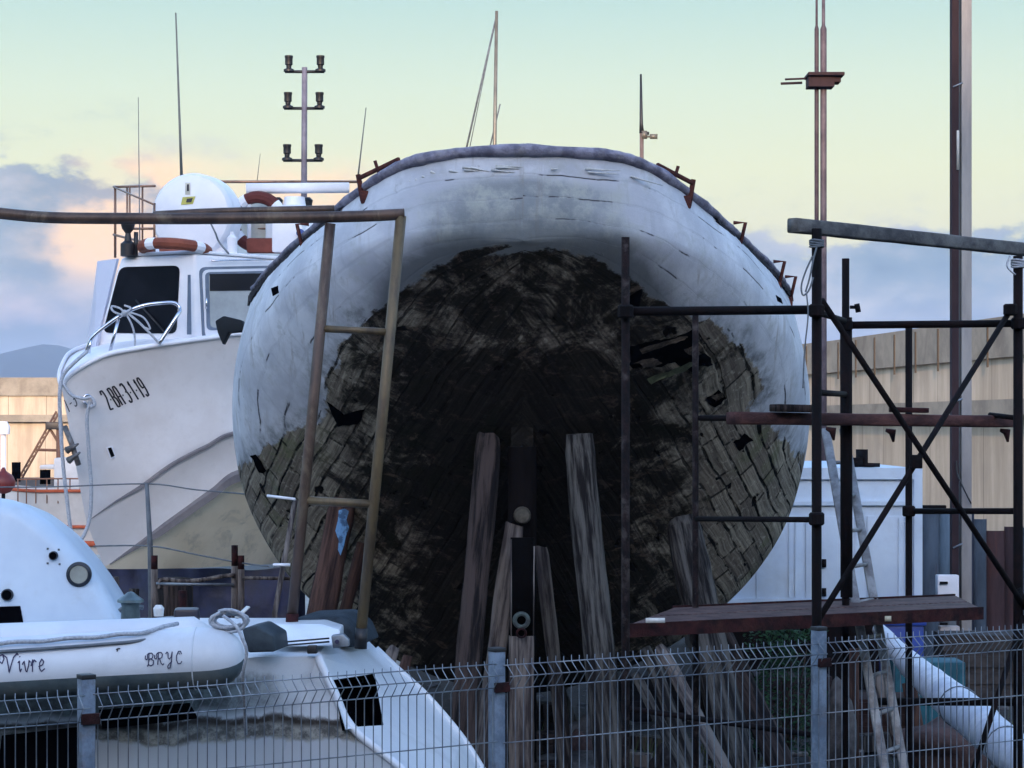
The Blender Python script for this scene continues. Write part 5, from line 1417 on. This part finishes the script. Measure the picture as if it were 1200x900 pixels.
obj('loose_cable', tube(catmull([P(1121, 540, Yc - .12), P(1122, 555, Yc - .15), P(1128, 570, Yc - .18), P(1138, 590, Yc - .15)], 5), .01, 5), m_black, col)
eb = thing('electric_box', P(1108, 757, 27.8), 'white electric cabinet with a small handle fixed to the tall steel column', 'cabinet')
obj('door', bx(P(1110, 687, 27.75), .27, .16, .29, bev=.012), m_whitecabin, eb); obj('door', bx(P(1112, 745, 27.76), .25, .15, .25, bev=.012), M('dirty_white_box', (.55, .5, .48), (.4, .36, .35), 5, .6), eb)
for y in (683, 731): obj('handle', bx(P(1106, y, 27.65), .10, .03, .03, bev=.005), m_rustdark, eb)
obj('stem', bx(P(1112, 716, 27.86), .18, .05, .9), m_greyrub, eb)

Yp = 34.0
mast = thing('light_mast', P(961, 0, Yp), 'tall slim twin-pole mast with a small platform near the top, left of the scaffold beam', 'mast'); mast.location.z = 0; ROOT[mast.name] = Vector(mast.location)
for xa, r in ((957.0, .034), (965.0, .050)):
    xx = P(xa, 500, Yp).x; top = P(xa + .5, -30, Yp).z; zt = P(xa, 30, Yp).z
    obj('pole', tube([(xx, Yp, 0), (xx, Yp, P(0, 300, Yp).z), (xx, Yp, zt - .05), (xx, Yp, zt), (xx, Yp, top)], [r * 1.1, r, r, r * .55, r * .5], 10), M('mast_paint', (.09, .065, .07), (.05, .035, .045), 4, .6, .2) if xa < 960 else M('mast_paint_light', (.15, .12, .13), (.09, .07, .08), 4, .6, .2), mast)
pl = bmesh.new(); box(pl, P(966, 89, Yp), .56, .5, .05, bev=.01); box(pl, P(961, 97, Yp), .40, .34, .16); box(pl, P(974, 95, Yp), .26, .3, .07)
obj('platform', pl, m_steeld, mast, smooth=False)
ar = bmesh.new(); sweep(ar, [P(915, 98, Yp - .1), P(940, 97, Yp - .1)], .02, 6); sweep(ar, [P(920, 93, Yp + .1), P(945, 92, Yp + .1)], .016, 6); obj('side_arm', ar, m_steeld, mast)

# masts beyond the old hull
Ys = 46.0
m_alu = M('mast_aluminium', (.20, .18, .14), None, 3, .4, .3)
sm = thing('sailboat_mast', P(579, 0, Ys), 'thin bare sailing mast with a forestay rising behind the top of the old hull', 'mast'); sm.location.z = 0; ROOT[sm.name] = Vector(sm.location)
obj('spar', tube([(P(579, 0, Ys).x, Ys, 0), P(579.5, 177, Ys), P(582, 13, Ys)], [.06, .045, .035], 8), m_alu, sm)
obj('stay', tube([P(545, 180, Ys), P(581, 22, Ys)], .022, 5), m_greyrub, sm); obj('stay', tube([P(549, 180, Ys), P(581, 22, Ys)], .010, 5), m_greyrub, sm)
obj('stay', tube([P(536.6, 220, Ys), P(545, 180, Ys)], .022, 5), m_greyrub, sm); 
obj('antenna', tube([P(571, 185, Ys), P(586, 122, Ys)], .016, 5), m_greyrub, sm)
an = thing('antenna_pole', P(751, 0, Ys), 'short black antenna pole with a small wind vane, right of the hull top', 'antenna'); an.location.z = 0; ROOT[an.name] = Vector(an.location)
obj('pole', tube([(P(752, 0, Ys).x, Ys, 0), P(752, 155, Ys)], .045, 8), M('pinkish_pole', (.17, .12, .10), None, 4, .5), an)
obj('whip', tube([P(752, 156, Ys), P(751.5, 145, Ys), P(751, 87, Ys)], [.055, .04, .022], 8), m_black, an)
b_ = bmesh.new(); sweep(b_, [P(752, 160, Ys), P(764, 160, Ys)], .022, 6); box(b_, P(766, 160, Ys), .16, .05, .10); box(b_, P(755, 158, Ys), .12, .1, .16); obj('wind_vane', b_, m_alu, an)
obj('lamp', lathe([(.03, 0), (.035, .06)], P(759, 158, Ys), (0, 0, 1), 8), m_black, an)

# ================================================================ WHITE CONTAINER
def container():
    Y = 26.5; x0, x1 = P(838, 0, Y).x, P(1080, 0, Y).x; zt = P(0, 549, Y).z; W = x1 - x0; L = 6.0
    root = thing('container_cabin', Vector(((x0 + x1) / 2, Y, 0)), 'white metal container cabin with ribbed doors to the right of the old hull', 'container')
    mw = M('container_white', (.56, .66, .76), (.48, .58, .70), 1.6, .5, 0, .02, dirt=(.35, .38, .4), dirt_amt=.3)
    b_ = bmesh.new(); box(b_, ((x0 + x1) / 2, Y + L / 2, (zt + 1.0) / 2), W, L, zt - 1.0, bev=.02); body = obj('body', b_, mw, root)
    fr = bmesh.new()
    for z, h in ((zt - .06, .14), (zt - .42, .05), (1.06, .12)): box(fr, ((x0 + x1) / 2, Y - .025, z), W - .01, .045, h)
    for x in (x0 + .05, x1 - .05): box(fr, (x, Y - .03, (zt + 1.0) / 2), .10, .056, zt - 1.0 - .004)
    obj('frame', fr, mw, root, smooth=False)
    for pa, pb in ((886, 940), (944, 1012), (1016, 1068)):
        a, c = P(pa, 0, Y).x, P(pb, 0, Y).x; b_ = bmesh.new(); box(b_, ((a + c) / 2, Y - .012, 1.62), c - a, .02, 1.0, bev=.008)
        d = obj('door', b_, mw, root)
        r = bmesh.new()
        for k in (.72, .86): box(r, (a + (c - a) * k, Y - .03, 1.62), .025, .02, .96)
        obj('rib', r, mw, d, smooth=False)
    obj('base', bx(((x0 + x1) / 2, Y + L / 2, .5), W - .2, L - .2, .99), m_rustdark, root, smooth=False)
    for z in (1.55, 1.2): obj('hinge', bx((P(965, 0, Y).x, Y - .05, z), .05, .03, .10), m_rustdark, root)
    tw = obj('base_strip', bx((P(1060, 0, Y).x, Y - .06, P(0, 702, Y).z), .6, .1, .06, bev=.02), M('blue_cloth', (.03, .06, .2), (.02, .03, .1), 8, .9, 0, .5), root)
container()
b_ = bmesh.new(); 
for k, (x, y, w_, h_) in enumerate(((1003, 541, .14, .10), (1010, 536, .05, .2), (1018, 545, .2, .05), (997, 545, .1, .06))): box(b_, P(x, y, 27.2) , w_, .2, h_, rot=k * .4)
for v in b_.verts: v.co.z = max(v.co.z, P(0, 549, 26.5).z + .005)
obj('scrap_iron', b_, m_rustdark, None, 'rusty piece of scrap iron lying on the roof of the white container', 'scrap')

# blue chest beneath the container
bb = thing('blue_chest', P(1055, 900, 24.5), 'dark blue plastic chest standing in front of the white container', 'chest'); bb.location.z = 0; ROOT[bb.name] = Vector(bb.location)
m_bl = M('dark_blue_plastic', (.02, .06, .32), (.015, .04, .2), 4, .5)
obj('body', bx((P(1056, 0, 24.5).x, 24.5, .50), .42, .5, 1.0, bev=.03), m_bl, bb); obj('lid', bx((P(1056, 0, 24.5).x, 24.5, 1.03), .47, .55, .07, bev=.02), m_bl, bb)
tb = thing('teal_crate', P(1075, 900, 23.5), 'teal ribbed crate low behind the fence, beside the dark blue chest', 'crate'); tb.location.z = 0; ROOT[tb.name] = Vector(tb.location)
mt_ = M('teal_plastic', (.03, .13, .17), (.02, .08, .11), 4, .6)
obj('body', bx((P(1085, 0, 23.5).x, 23.5, .35), .75, .5, .7, bev=.02), mt_, tb)
for k in range(5): obj('rib', bx((P(1085, 0, 23.5).x - .3 + k * .15, 23.24, .35), .03, .02, .66), mt_, tb, smooth=False)

# corrugated screen of old sheet piles
def screen():
    Y = 30.3
    root = thing('corrugated_screen', P(1150, 900, Y), 'corrugated metal screen in grey, blue and rust behind the tall steel column', 'fence'); root.location.z = 0; ROOT[root.name] = Vector(root.location)
    cols = [(.10, .13, .17), (.14, .20, .26), (.05, .06, .09), (.10, .13, .17), (.075, .045, .048), (.06, .04, .045), (.10, .14, .17), (.17, .09, .06), (.10, .045, .045), (.12, .16, .20), (.09, .055, .055), (.10, .13, .17), (.06, .07, .09), (.16, .08, .06), (.1, .13, .16), (.12, .05, .05)]
    x = P(1081, 0, Y).x; i = 0; xe = 12.0
    random.seed(5)
    while x < xe:
        c = cols[i % len(cols)]; wd = random.uniform(.17, .26); h = P(0, 606 + random.uniform(-2, 7) + (12 if i > 3 else 0), Y).z
        if i in (0, 1, 2): h = P(0, 597, Y).z - .03 * i
        m = M('pile_%s' % 'paint', c, tuple(q * .5 for q in c), 3, .75, .1, .3, stretch=(1, 1, .2), dirt=(.12, .045, .035), dirt_amt=.7, dirt_scale=2)
        bm = bmesh.new(); n = 10; prev = None
        for k in range(n + 1):
            t_ = k / n; xx = x + t_ * (wd + .012); y = Y - .07 * max(0, math.sin(t_ * math.pi)) ** .6 
            cur = [bm.verts.new((xx, y, z)) for z in (0, h)] + [bm.verts.new((xx, y + .012, z)) for z in (h, 0)]
            if prev:
                for q in range(4): bm.faces.new((prev[q], cur[q], cur[(q + 1) % 4], prev[(q + 1) % 4]))
            prev = cur
        bmesh.ops.recalc_face_normals(bm, faces=bm.faces)
        obj('sheet', bm, m, root, angle=60); x += wd; i += 1
    obj('top_lip', bx((P(1092, 0, Y).x + .0, Y - .06, P(0, 596, Y).z + .03), .36, .12, .04, bev=.01), m_rustdark, root)
screen()

# ================================================================ LADDER, WRAPPED SPAR, BUSH
def ladder():
    a = P(978, 503, 16.3); f = foot(978, 503, 16.3, 1048, 900, 15.0)
    root = thing('ladder', f, 'long worn aluminium ladder leaning up beside the scaffold post', 'ladder')
    d = (a - f); side = Vector((.09, .16, 0))
    m = M('worn_aluminium', (.33, .33, .33), (.18, .17, .17), 9, .55, .3, .3, dirt=(.08, .06, .06), dirt_amt=.6, dirt_scale=4)
    for s in (-1, 1): 
        b_ = bmesh.new(); sweep(b_, [f + side * s, a + side * s], .032, 8, ry=.02, flat=5, up=(0, 1, 0)); obj('stile', b_, m, root)
    n = int(d.length / .28)
    for k in range(1, n): c = f + d * (k / n); obj('rung', tube([c - side, c + side], .015, 8), m, root)
ladder()
sp = thing('wrapped_spar', P(1240, 960, 14.8), 'white plastic-wrapped spar sloping down to the right behind the fence', 'spar'); sp.location.z = 0; ROOT[sp.name] = Vector(sp.location)
pts = catmull([P(1030, 738, 19.6), P(1060, 772, 18.8), P(1100, 808, 17.9), P(1150, 850, 17.0), P(1200, 893, 16.2), P(1290, 960, 15.2), P(1380, 1030, 14.4)], 12)
bm = bmesh.new(); rs = [(.06 + .10 * min(1, i / 30)) * (1 + .06 * noise.noise(p * 7)) for i, p in enumerate(pts)]
sweep(bm, pts, rs, 20, jit=.035); obj('wrapping', bm, M('white_plastic_wrap', (.66, .70, .78), (.50, .55, .66), 3, .35, 0, .9, 7, stretch=(1, 3, 1)), sp)
for k in (30, 44, 56): obj('tie', tube([pts[k] + Vector((math.cos(t) * rs[k] * 1.03, 0, math.sin(t) * rs[k] * 1.03)) for t in [i * math.tau / 16 for i in range(17)]], .008, 5), m_greyrub, sp)
tr = thing('trestle', Vector((pts[50].x, pts[50].y, 0)), 'low timber trestle carrying the white wrapped spar', 'trestle')
c = pts[50]; obj('top_bar', bx((c.x, c.y, c.z - rs[50] - .05), .7, .12, .09), m_dwood2, tr, smooth=False)
for s in (-1, 1): 
    for q in (-1, 1): obj('leg', tube([(c.x + s * .28, c.y, c.z - rs[50] - .08), (c.x + s * .33, c.y + q * .22, 0)], .03, 6), m_dwood2, tr)

def bush(name, c, w, h, n, label, seed, col=((.006, .022, .010), (.02, .06, .025))):
    rnd = random.Random(seed); root = thing(name, Vector((c.x, c.y, 0)), label, 'bush')
    st = bmesh.new()
    for k in range(9):
        a = rnd.uniform(0, 6.28); sweep(st, [Vector((c.x, c.y, 0)), Vector((c.x + math.cos(a) * w * .25, c.y + math.sin(a) * w * .2, h * .5)), Vector((c.x + math.cos(a) * w * .45, c.y + math.sin(a) * w * .3, h * rnd.uniform(.7, .95)))], [.015, .01, .004], 5)
    obj('stem', st, m_dwood2, root)
    lf = bmesh.new()
    for k in range(n):
        u = rnd.random() ** .5; a = rnd.uniform(0, 6.28); zz = rnd.random()
        rr_ = w / 2 * u * (math.sin(min(1, .25 + zz) * math.pi) ** .5 if zz < .75 else .75) * (1 + .25 * noise.noise(Vector((a * 2, zz * 4, seed))))
        p = Vector((c.x + math.cos(a) * rr_, c.y + math.sin(a) * rr_ * .7, h * (.1 + .9 * zz)))
        if noise.noise(p * 5) < -.12: continue
        d = Vector((rnd.uniform(-1, 1), rnd.uniform(-1, 1), rnd.uniform(-.3, 1))).normalized(); s = d.orthogonal().normalized(); L = rnd.uniform(.03, .07)
        v = [lf.verts.new(q) for q in (p, p + d * L * .5 + s * L * .25, p + d * L, p + d * L * .5 - s * L * .25)]
        f = lf.faces.new(v)
    obj('foliage', lf, M('leaf_green', col[1], col[0], 9, .6), root, smooth=False)
bush('bush', P(918, 800, 20.6), .95, 1.35, 3200, 'dark green bush growing behind the fence below the scaffold deck', 4)

# ================================================================ LOW CLUTTER IN THE YARD
def stone(px, py, Y, w_, h_, mat, label, seed, name='rock', cat='rock', group=None):
    c = P(px, py, Y); bm = bmesh.new(); bmesh.ops.create_icosphere(bm, subdivisions=3, radius=1)
    for v in bm.verts:
        k = 1 + .35 * noise.noise(v.co * 1.3 + Vector((seed, 0, 0))) + .1 * noise.noise(v.co * 4 + Vector((seed, 3, 0)))
        co = v.co * k; v.co = Vector((co.x * w_ / 2, co.y * w_ / 2.4, co.z * h_ / 2))
    mz = min(v.co.z for v in bm.verts)
    for v in bm.verts: v.co += Vector((c.x, Y, -mz - .01))
    return obj(name, bm, mat, None, label, cat, group, angle=28)
m_rock = M('grey_rock', (.13, .125, .125), (.04, .038, .04), 4, .9, 0, .8, dirt=(.06, .04, .04), dirt_amt=.5)
m_rockd = M('brown_rock', (.10, .065, .06), (.04, .028, .028), 4, .9, 0, .8)
stone(692, 830, 19.6, .5, .62, m_rock, 'grey boulder between the sternpost and the thick grey prop', 11)
stone(668, 880, 19.0, .95, .38, m_rock, 'low wide pale rock at the foot of the grey boulder', 15)
stone(680, 845, 19.2, .35, .5, m_rockd, 'brown rock leaning against the grey boulder', 13)
stone(985, 830, 19.2, .28, .9, m_rock, 'tall grey stone right of the third fence post', 21)
stone(1110, 880, 20.0, .9, .5, m_rockd, 'dark brown rock heap under the white wrapped spar', 31)
stone(795, 870, 19.5, .5, .45, m_rock, 'pale stone under the thin struts', 41)
def slab(a, b, th, mat, label, name, cat): 
    bm = bmesh.new(); sweep(bm, [Vector(a), Vector(b)], th, 8, ry=th * .4, flat=5); return obj(name, bm, mat, None, label, cat)
for i, (x0, y0, x1, y1, Y, th, mt2, lb) in enumerate((
    (905, 842, 950, 846, 21.0, .05, m_palewood, 'pale broken board on the ground below the green bush'),
    (1030, 790, 1062, 900, 20.5, .06, m_palewood, 'pale upright offcut showing through the fence near the ladder foot'),
    (1065, 800, 1082, 900, 21.5, .07, m_redwood, 'reddish upright board behind the white wrapped spar'),
    (640, 760, 690, 900, 21.5, .05, m_dwood, 'dark slanting board deep under the keel'),
    (1000, 760, 1000, 905, 19.8, .05, m_redwood, 'red brown post stub just right of the third fence post'))):
    a_, b__ = P(x0, y0, Y), P(x1, y1, Y)
    if b__.z < .05: b__ = a_ + (b__ - a_) * ((a_.z - .03) / (a_.z - b__.z))
    if i == 0: a_.z = b__.z = .06
    slab(a_, b__, th, mt2, lb, 'loose_board', 'board')
# scattered rubble nobody could count
rb = bmesh.new(); rnd = random.Random(3)
for k in range(1500):
    x = rnd.uniform(-5, 8); y = rnd.uniform(14.5, 27); s = rnd.uniform(.015, .07)
    m_ = bmesh.ops.create_icosphere(rb, subdivisions=1, radius=s)
    for v in m_['verts']: v.co = Vector((v.co.x * rnd.uniform(.8, 1.5) + x, v.co.y + y, v.co.z * .6 + s * .2))
obj('rubble', rb, m_rock, None, 'small grey stones strewn over the yard under the old hull', 'rubble', kind='stuff')
wd = bmesh.new()
for k in range(2600):
    x = rnd.choice((rnd.uniform(1.2, 5.5), rnd.uniform(-1.5, 2.5))); y = rnd.uniform(17.5, 24); p = Vector((x, y, 0))
    if noise.noise(p * .8) < .05: continue
    a = rnd.uniform(0, 6.28); h = rnd.uniform(.08, .3); d = Vector((math.cos(a), math.sin(a), 0))
    v = [wd.verts.new(q) for q in (p, p + d * .02, p + d * .09 + Vector((0, 0, h)))]; wd.faces.new(v)
obj('weeds', wd, M('weed_green', (.05, .09, .035), (.09, .085, .05), 3, .8), None, 'patchy weeds growing under the scaffold', 'weeds', kind='stuff', smooth=False)

# ---- left middle ground: tarpaulin, pipes, cable
bm = bmesh.new(); rows = []
xs = [P(105, 0, 31).x, P(345, 0, 31).x]
for j in range(16):
    v_ = j / 15; r = []
    for i in range(40):
        u = i / 39; x = xs[0] + (xs[1] - xs[0]) * u; z = 1.22 * (1 - v_) ; y = 30.6 - .25 * v_ + .12 * noise.noise(Vector((x * 2.2, z * 1.5, 0))) + .05 * noise.noise(Vector((x * 7, z * 3, 4)))
        r.append(Vector((x, y, max(.0, z + .05 * noise.noise(Vector((x * 1.5, 0, 7))) * (1 - v_)))))
    rows.append(r)
back = [Vector((p.x, p.y + 2.0, p.z)) for p in rows[0]]; back2 = [Vector((p.x, p.y + 2.1, 0)) for p in rows[0]]
rows = [back2, back] + rows
obj('tarpaulin', grid_mesh(rows), M('navy_tarpaulin', (.012, .016, .065), (.006, .008, .03), 3, .55, 0, .6), None, 'dark navy tarpaulin over gear on the ground beneath the motor boat', 'tarpaulin')
def post_thing(name, pts, r, mat, label, cat, group=None, seg=8):
    return obj(name, tube(pts, r, seg), mat, None, label, cat, group)
def vert(px, py, Y): a = P(px, py, Y); return [Vector((a.x, Y, 0)), a]
post_thing('thin_pole', [P(178, 735, 24.0) - Vector((0, 0, 1.0)) if False else Vector((P(179, 0, 24).x, 24, 0)), P(176, 640, 24.0), P(172, 566, 24.0)], [.035, .03, .022], m_greyrub, 'tall thin grey pole holding the cable in front of the motor boat', 'pole')
for (x, y, lb, top) in ((181, 651, 'rust-topped stub post just right of the thin grey pole', 12), (275, 639, 'tallest stub post of the pair below the motor boat bottom', 20), (282.5, 651, 'shorter stub post of the pair below the motor boat bottom', 12)):
    r_ = thing('stub_post', Vector((P(x, 0, 23.8).x, 23.8, 0)), lb, 'post', 'stub posts below the motor boat')
    pt = vert(x, y, 23.8); obj('post', tube([pt[0], P(x, y + top + 4, 23.8)], .038, 10), m_palewood, r_); obj('rusty_top', tube([P(x, y + top + 4, 23.8), pt[1]], .036, 10), m_rust, r_)
rl = thing('pipe_rail', Vector((P(230, 0, 23.8).x, 23.8, 0)), 'low grey pipe rail running between the stub posts', 'rail')
obj('upper_pipe', tube(catmull([P(187, 690, 23.75), P(190, 679, 23.75), P(215, 681, 23.75), P(240, 679, 23.75), P(262, 675, 23.75), P(275, 674, 23.75)], 5), .024, 8), m_palewood, rl)
obj('lower_pipe', tube([P(183, 684, 23.74), P(274, 685.5, 23.74)], .018, 8), m_galv, rl); obj('end_pipe', tube([P(284, 677, 23.75), P(340, 678, 23.75)], .02, 8), m_palewood, rl)
post_thing('pipe_prop', [Vector((P(316, 0, 17.2).x, 17.2, 0)), P(322, 718, 17.2), P(346, 586, 17.3)], .022, m_palewood, 'thin pale pipe leaning left of the brown tube frame', 'pipe')
post_thing('white_rod', [P(313, 581, 17.25), P(346, 585, 17.2)], .012, m_whitecabin, 'short white rod clipped across the top of the leaning pale pipe', 'rod')
post_thing('white_rod', [P(320, 662, 17.15), P(340, 662, 17.15)], .014, m_whitecabin, 'short white rod clipped low on the leaning pale pipe', 'rod')
post_thing('cable', catmull([P(-60, 571, 24.0), P(60, 570.5, 24.0), P(172, 567, 24.0), P(230, 574, 23.3), P(300, 580, 22.5), P(330, 583, 22)], 5), .008, m_greyrub, 'thin dark cable strung from the grey pole across the motor boat bow', 'cable', seg=5)
post_thing('rope_line', catmull([P(110, 640, 25.0), P(176, 640, 24.0), P(230, 650, 23.9), P(278, 659, 23.8), P(315, 664, 23.6)], 5), .009, m_greyrub, 'slack dark rope passing the stub posts below the motor boat', 'rope', seg=5)
post_thing('red_post', [Vector((P(214, 0, 25.5).x, 25.5, 0)), P(214, 692, 25.5)], .05, m_rust, 'short red brown post in front of the navy tarpaulin', 'post')
post_thing('log', [Vector((P(131, 0, 26).x, 26, 0)), P(133, 676, 26)], .07, m_palewood, 'stubby pale log standing under the bow of the motor boat', 'log')
post_thing('log', [Vector((P(154, 0, 25.2).x, 25.2, 0)), P(157, 690, 25.2)], .06, m_dwood, 'grey log standing just behind the deck winch', 'log')
stone(240, 705, 25.0, .8, 1.0, m_rock, 'pale heap of stones in front of the navy tarpaulin', 51)

# ---- small moored boat and derrick beyond
def far_boat():
    Y = 46.0; root = thing('small_boat', P(60, 650, Y), 'small white boat with orange stripes far behind the motor boat bow', 'boat'); root.location.z = 0; ROOT[root.name] = Vector(root.location)
    m_w = M('far_boat_white', (.72, .66, .62), (.62, .56, .52), 2, .5); m_o = M('orange_stripe', (.50, .11, .05), None, 3, .6)
    st = [(-20, 557, 640, .0), (5, 558, 640, .5), (40, 570, 640, .9), (80, 574, 640, 1.1), (130, 573, 640, 1.1), (190, 572, 640, 1.0)]
    def line(fr, out=0): 
        return catmull([P(x, 562 + (12 if x > 20 else 4 + (x + 20) * .2) + fr * 66, Y - b_ * (1 - .5 * fr) - out) for x, a, c, b_ in st], 6)
    rows = [line(f) for f in (0, .2, .4, .6, .8, 1, 1.15)]; far = [[Vector((p.x, 2 * Y - p.y + .3, p.z)) for p in r] for r in rows]
    obj('hull', grid_mesh(rows + far[::-1]), m_w, root)
    for f in (.66, .96, .02): 
        bm = bmesh.new(); sweep(bm, line(f, .03), .03 if f > .5 else .02, 6, ry=.06 if f > .9 else .035, up=(0, 0, 1)); obj('stripe', bm, m_o, root)
    rl_ = bmesh.new()
    sweep(rl_, catmull([P(20, 562, Y - .9), P(60, 561, Y - 1), P(110, 561, Y - 1)], 4), .016, 5)
    for x in (21, 31, 42, 55, 68, 82, 94): sweep(rl_, [P(x, 561, Y - .95), P(x, 590, Y - .95)], .014, 5)
    obj('rail', rl_, M('orange_brown_rail', (.3, .13, .07), None, 3, .5, .3), root)
    b_ = bmesh.new(); box(b_, P(84, 560, Y - .2), .55, 1.0, .85, bev=.05); obj('wheelhouse', b_, m_w, root)
    obj('wheelhouse_roof', bx(P(67, 547, Y - .2), .55, .9, .08, bev=.03), m_w, root); obj('window', bx(P(53, 559, Y - .5), .2, .1, .3), m_void, root); obj('dark_box', bx(P(19, 553, Y - .6), .14, .2, .4), m_void, root)
    ck = bmesh.new(); z1 = P(0, 640, Y).z
    for x in (30, 90, 150): box(ck, (P(x, 0, Y).x, Y, z1 / 2), .4, 1.4, z1)
    obj('cradle', ck, m_dwood2, root, smooth=False)
far_boat()
b_ = lathe([(.02, -.24), (.14, -.2), (.23, -.08), (.24, .02), (.18, .14), (.06, .22), (.04, .27), (.02, .3)], P(4, 565, 44.0), (0, 0, 1), 20); obj('buoy', b_, M('dark_red_buoy', (.16, .015, .012), None, 4, .5), None, 'dark red buoy hanging at the left edge beyond the rounded cabin', 'buoy')
hn = obj('hanging_post', tube([Vector((P(4, 0, 44).x, 44, 0)), P(4, 572, 44.0)], .04, 6), m_rustdark, None, 'thin post carrying the dark red buoy at the left edge', 'post')
dr = thing('derrick', P(50, 0, 60.0), 'rusty lattice derrick with a slanting jib in front of the breakwater', 'crane'); dr.location.z = 0; ROOT[dr.name] = Vector(dr.location)
m_dr = M('derrick_rust', (.16, .10, .07), (.1, .06, .05), 3, .8)
Yd = 60.0
jb = bmesh.new()
for o_ in (-2.0, 2.0): sweep(jb, [P(24 + o_, 560, Yd), P(68 + o_, 482, Yd)], .03, 5)
for k in range(14):
    t_ = k / 14; x = 24 + 44 * t_; y = 560 - 78 * t_; s = -1 if k % 2 else 1; sweep(jb, [P(x - 2 * s, y, Yd), P(x + 3 + 2 * s, y - 5.5, Yd)], .018, 4)
obj('jib', jb, m_dr, dr)
tw = bmesh.new(); sweep(tw, [Vector((P(70, 0, Yd).x, Yd, 0)), P(70, 497, Yd)], .1, 6); sweep(tw, [P(58, 502, Yd), P(74, 528, Yd)], .04, 5); sweep(tw, [P(42, 527, Yd), P(74, 528, Yd)], .04, 5); obj('tower', tw, m_dr, dr)
obj('pulley', bx(P(63, 499, Yd), .4, .3, .2, bev=.04), m_black, dr)
sg = thing('lamp_sign', P(3, 0, 58.0), 'slim white wall lamp post at the left edge in front of the breakwater', 'lamp post'); sg.location.z = 0; ROOT[sg.name] = Vector(sg.location)
obj('post', tube([Vector((P(4, 0, 58).x, 58, 0)), P(4, 505, 58.0)], .07, 8), m_whitecabin, sg); obj('head', lathe([(.16, 0), (.18, .2), (.1, .34)], P(4, 509, 58), (0, 0, 1), 12), m_whitecabin, sg)

# second dark blue trestle sheet low behind the scaffold, dark gear filling the yard
for i, (x, Y, w_, h_, c_, lb) in enumerate(((905, 23.5, 1.2, .55, (.03, .022, .024), 'low dark crate in the shade right of the old hull'), (1020, 22.0, .8, .5, (.045, .025, .022), 'brown wooden box behind the ladder foot'), (1165, 25.5, 1.3, .8, (.07, .06, .055), 'weathered box against the corrugated screen'), (775, 24.0, 1.6, .5, (.03, .026, .028), 'dark box deep under the right bilge'))):
    r_ = thing('wooden_box', Vector((P(x, 0, Y).x, Y, 0)), lb, 'box', 'boxes about the yard'); X = P(x, 0, Y).x; m_ = M('box_board', c_, tuple(q * .5 for q in c_), 6, .9, 0, .5)
    obj('body', bx((X, Y, h_ / 2), w_, .6, h_ - .002, bev=.01), m_, r_)
    for k in range(4): obj('slat', bx((X, Y - .312, h_ * (.14 + .24 * k)), w_ + .02, .02, h_ * .16), m_, r_, smooth=False)

# give each leaning timber its own lengthwise frame, so that its grain runs along it
for o, q in ALIGN:
    inv = q.to_matrix().to_4x4().inverted(); o.data.transform(inv); o.rotation_euler = q.to_euler()
    for ch in o.children: ch.data.transform(inv)

# broken timber, blocks and pipe ends lying about under the hull
rnd = random.Random(12)
bits = [(448, 20.5, .5, .16, 'pale'), (500, 21.5, .6, .12, 'grey'), (640, 20.0, .4, .14, 'brown'), (730, 20.6, .55, .12, 'pale'), (770, 21.5, .7, .14, 'grey'), (860, 21.0, .5, .16, 'brown'), (980, 20.6, .5, .14, 'pale'), (1040, 21.6, .7, .16, 'grey')]
where = ['just right of the white stern', 'behind the round brown prop', 'right of the sternpost foot', 'behind the scaffold corner post', 'behind the three thin struts', 'left of the green bush', 'right of the third fence post', 'behind the ladder foot']
for (px, Y, L, th, k), wh in zip(bits, where):
    c = Vector((P(px, 0, Y).x, Y, th / 2 + .02)); a = rnd.uniform(-.6, .6)
    o = obj('broken_timber', bx(c, L, th * 1.4, th, rot=a, bev=.012), {'pale': m_palewood, 'grey': m_dwood, 'brown': m_dwood2}[k], None, k + ' piece of broken timber lying on the ground ' + wh, 'timber', 'broken timber on the ground')
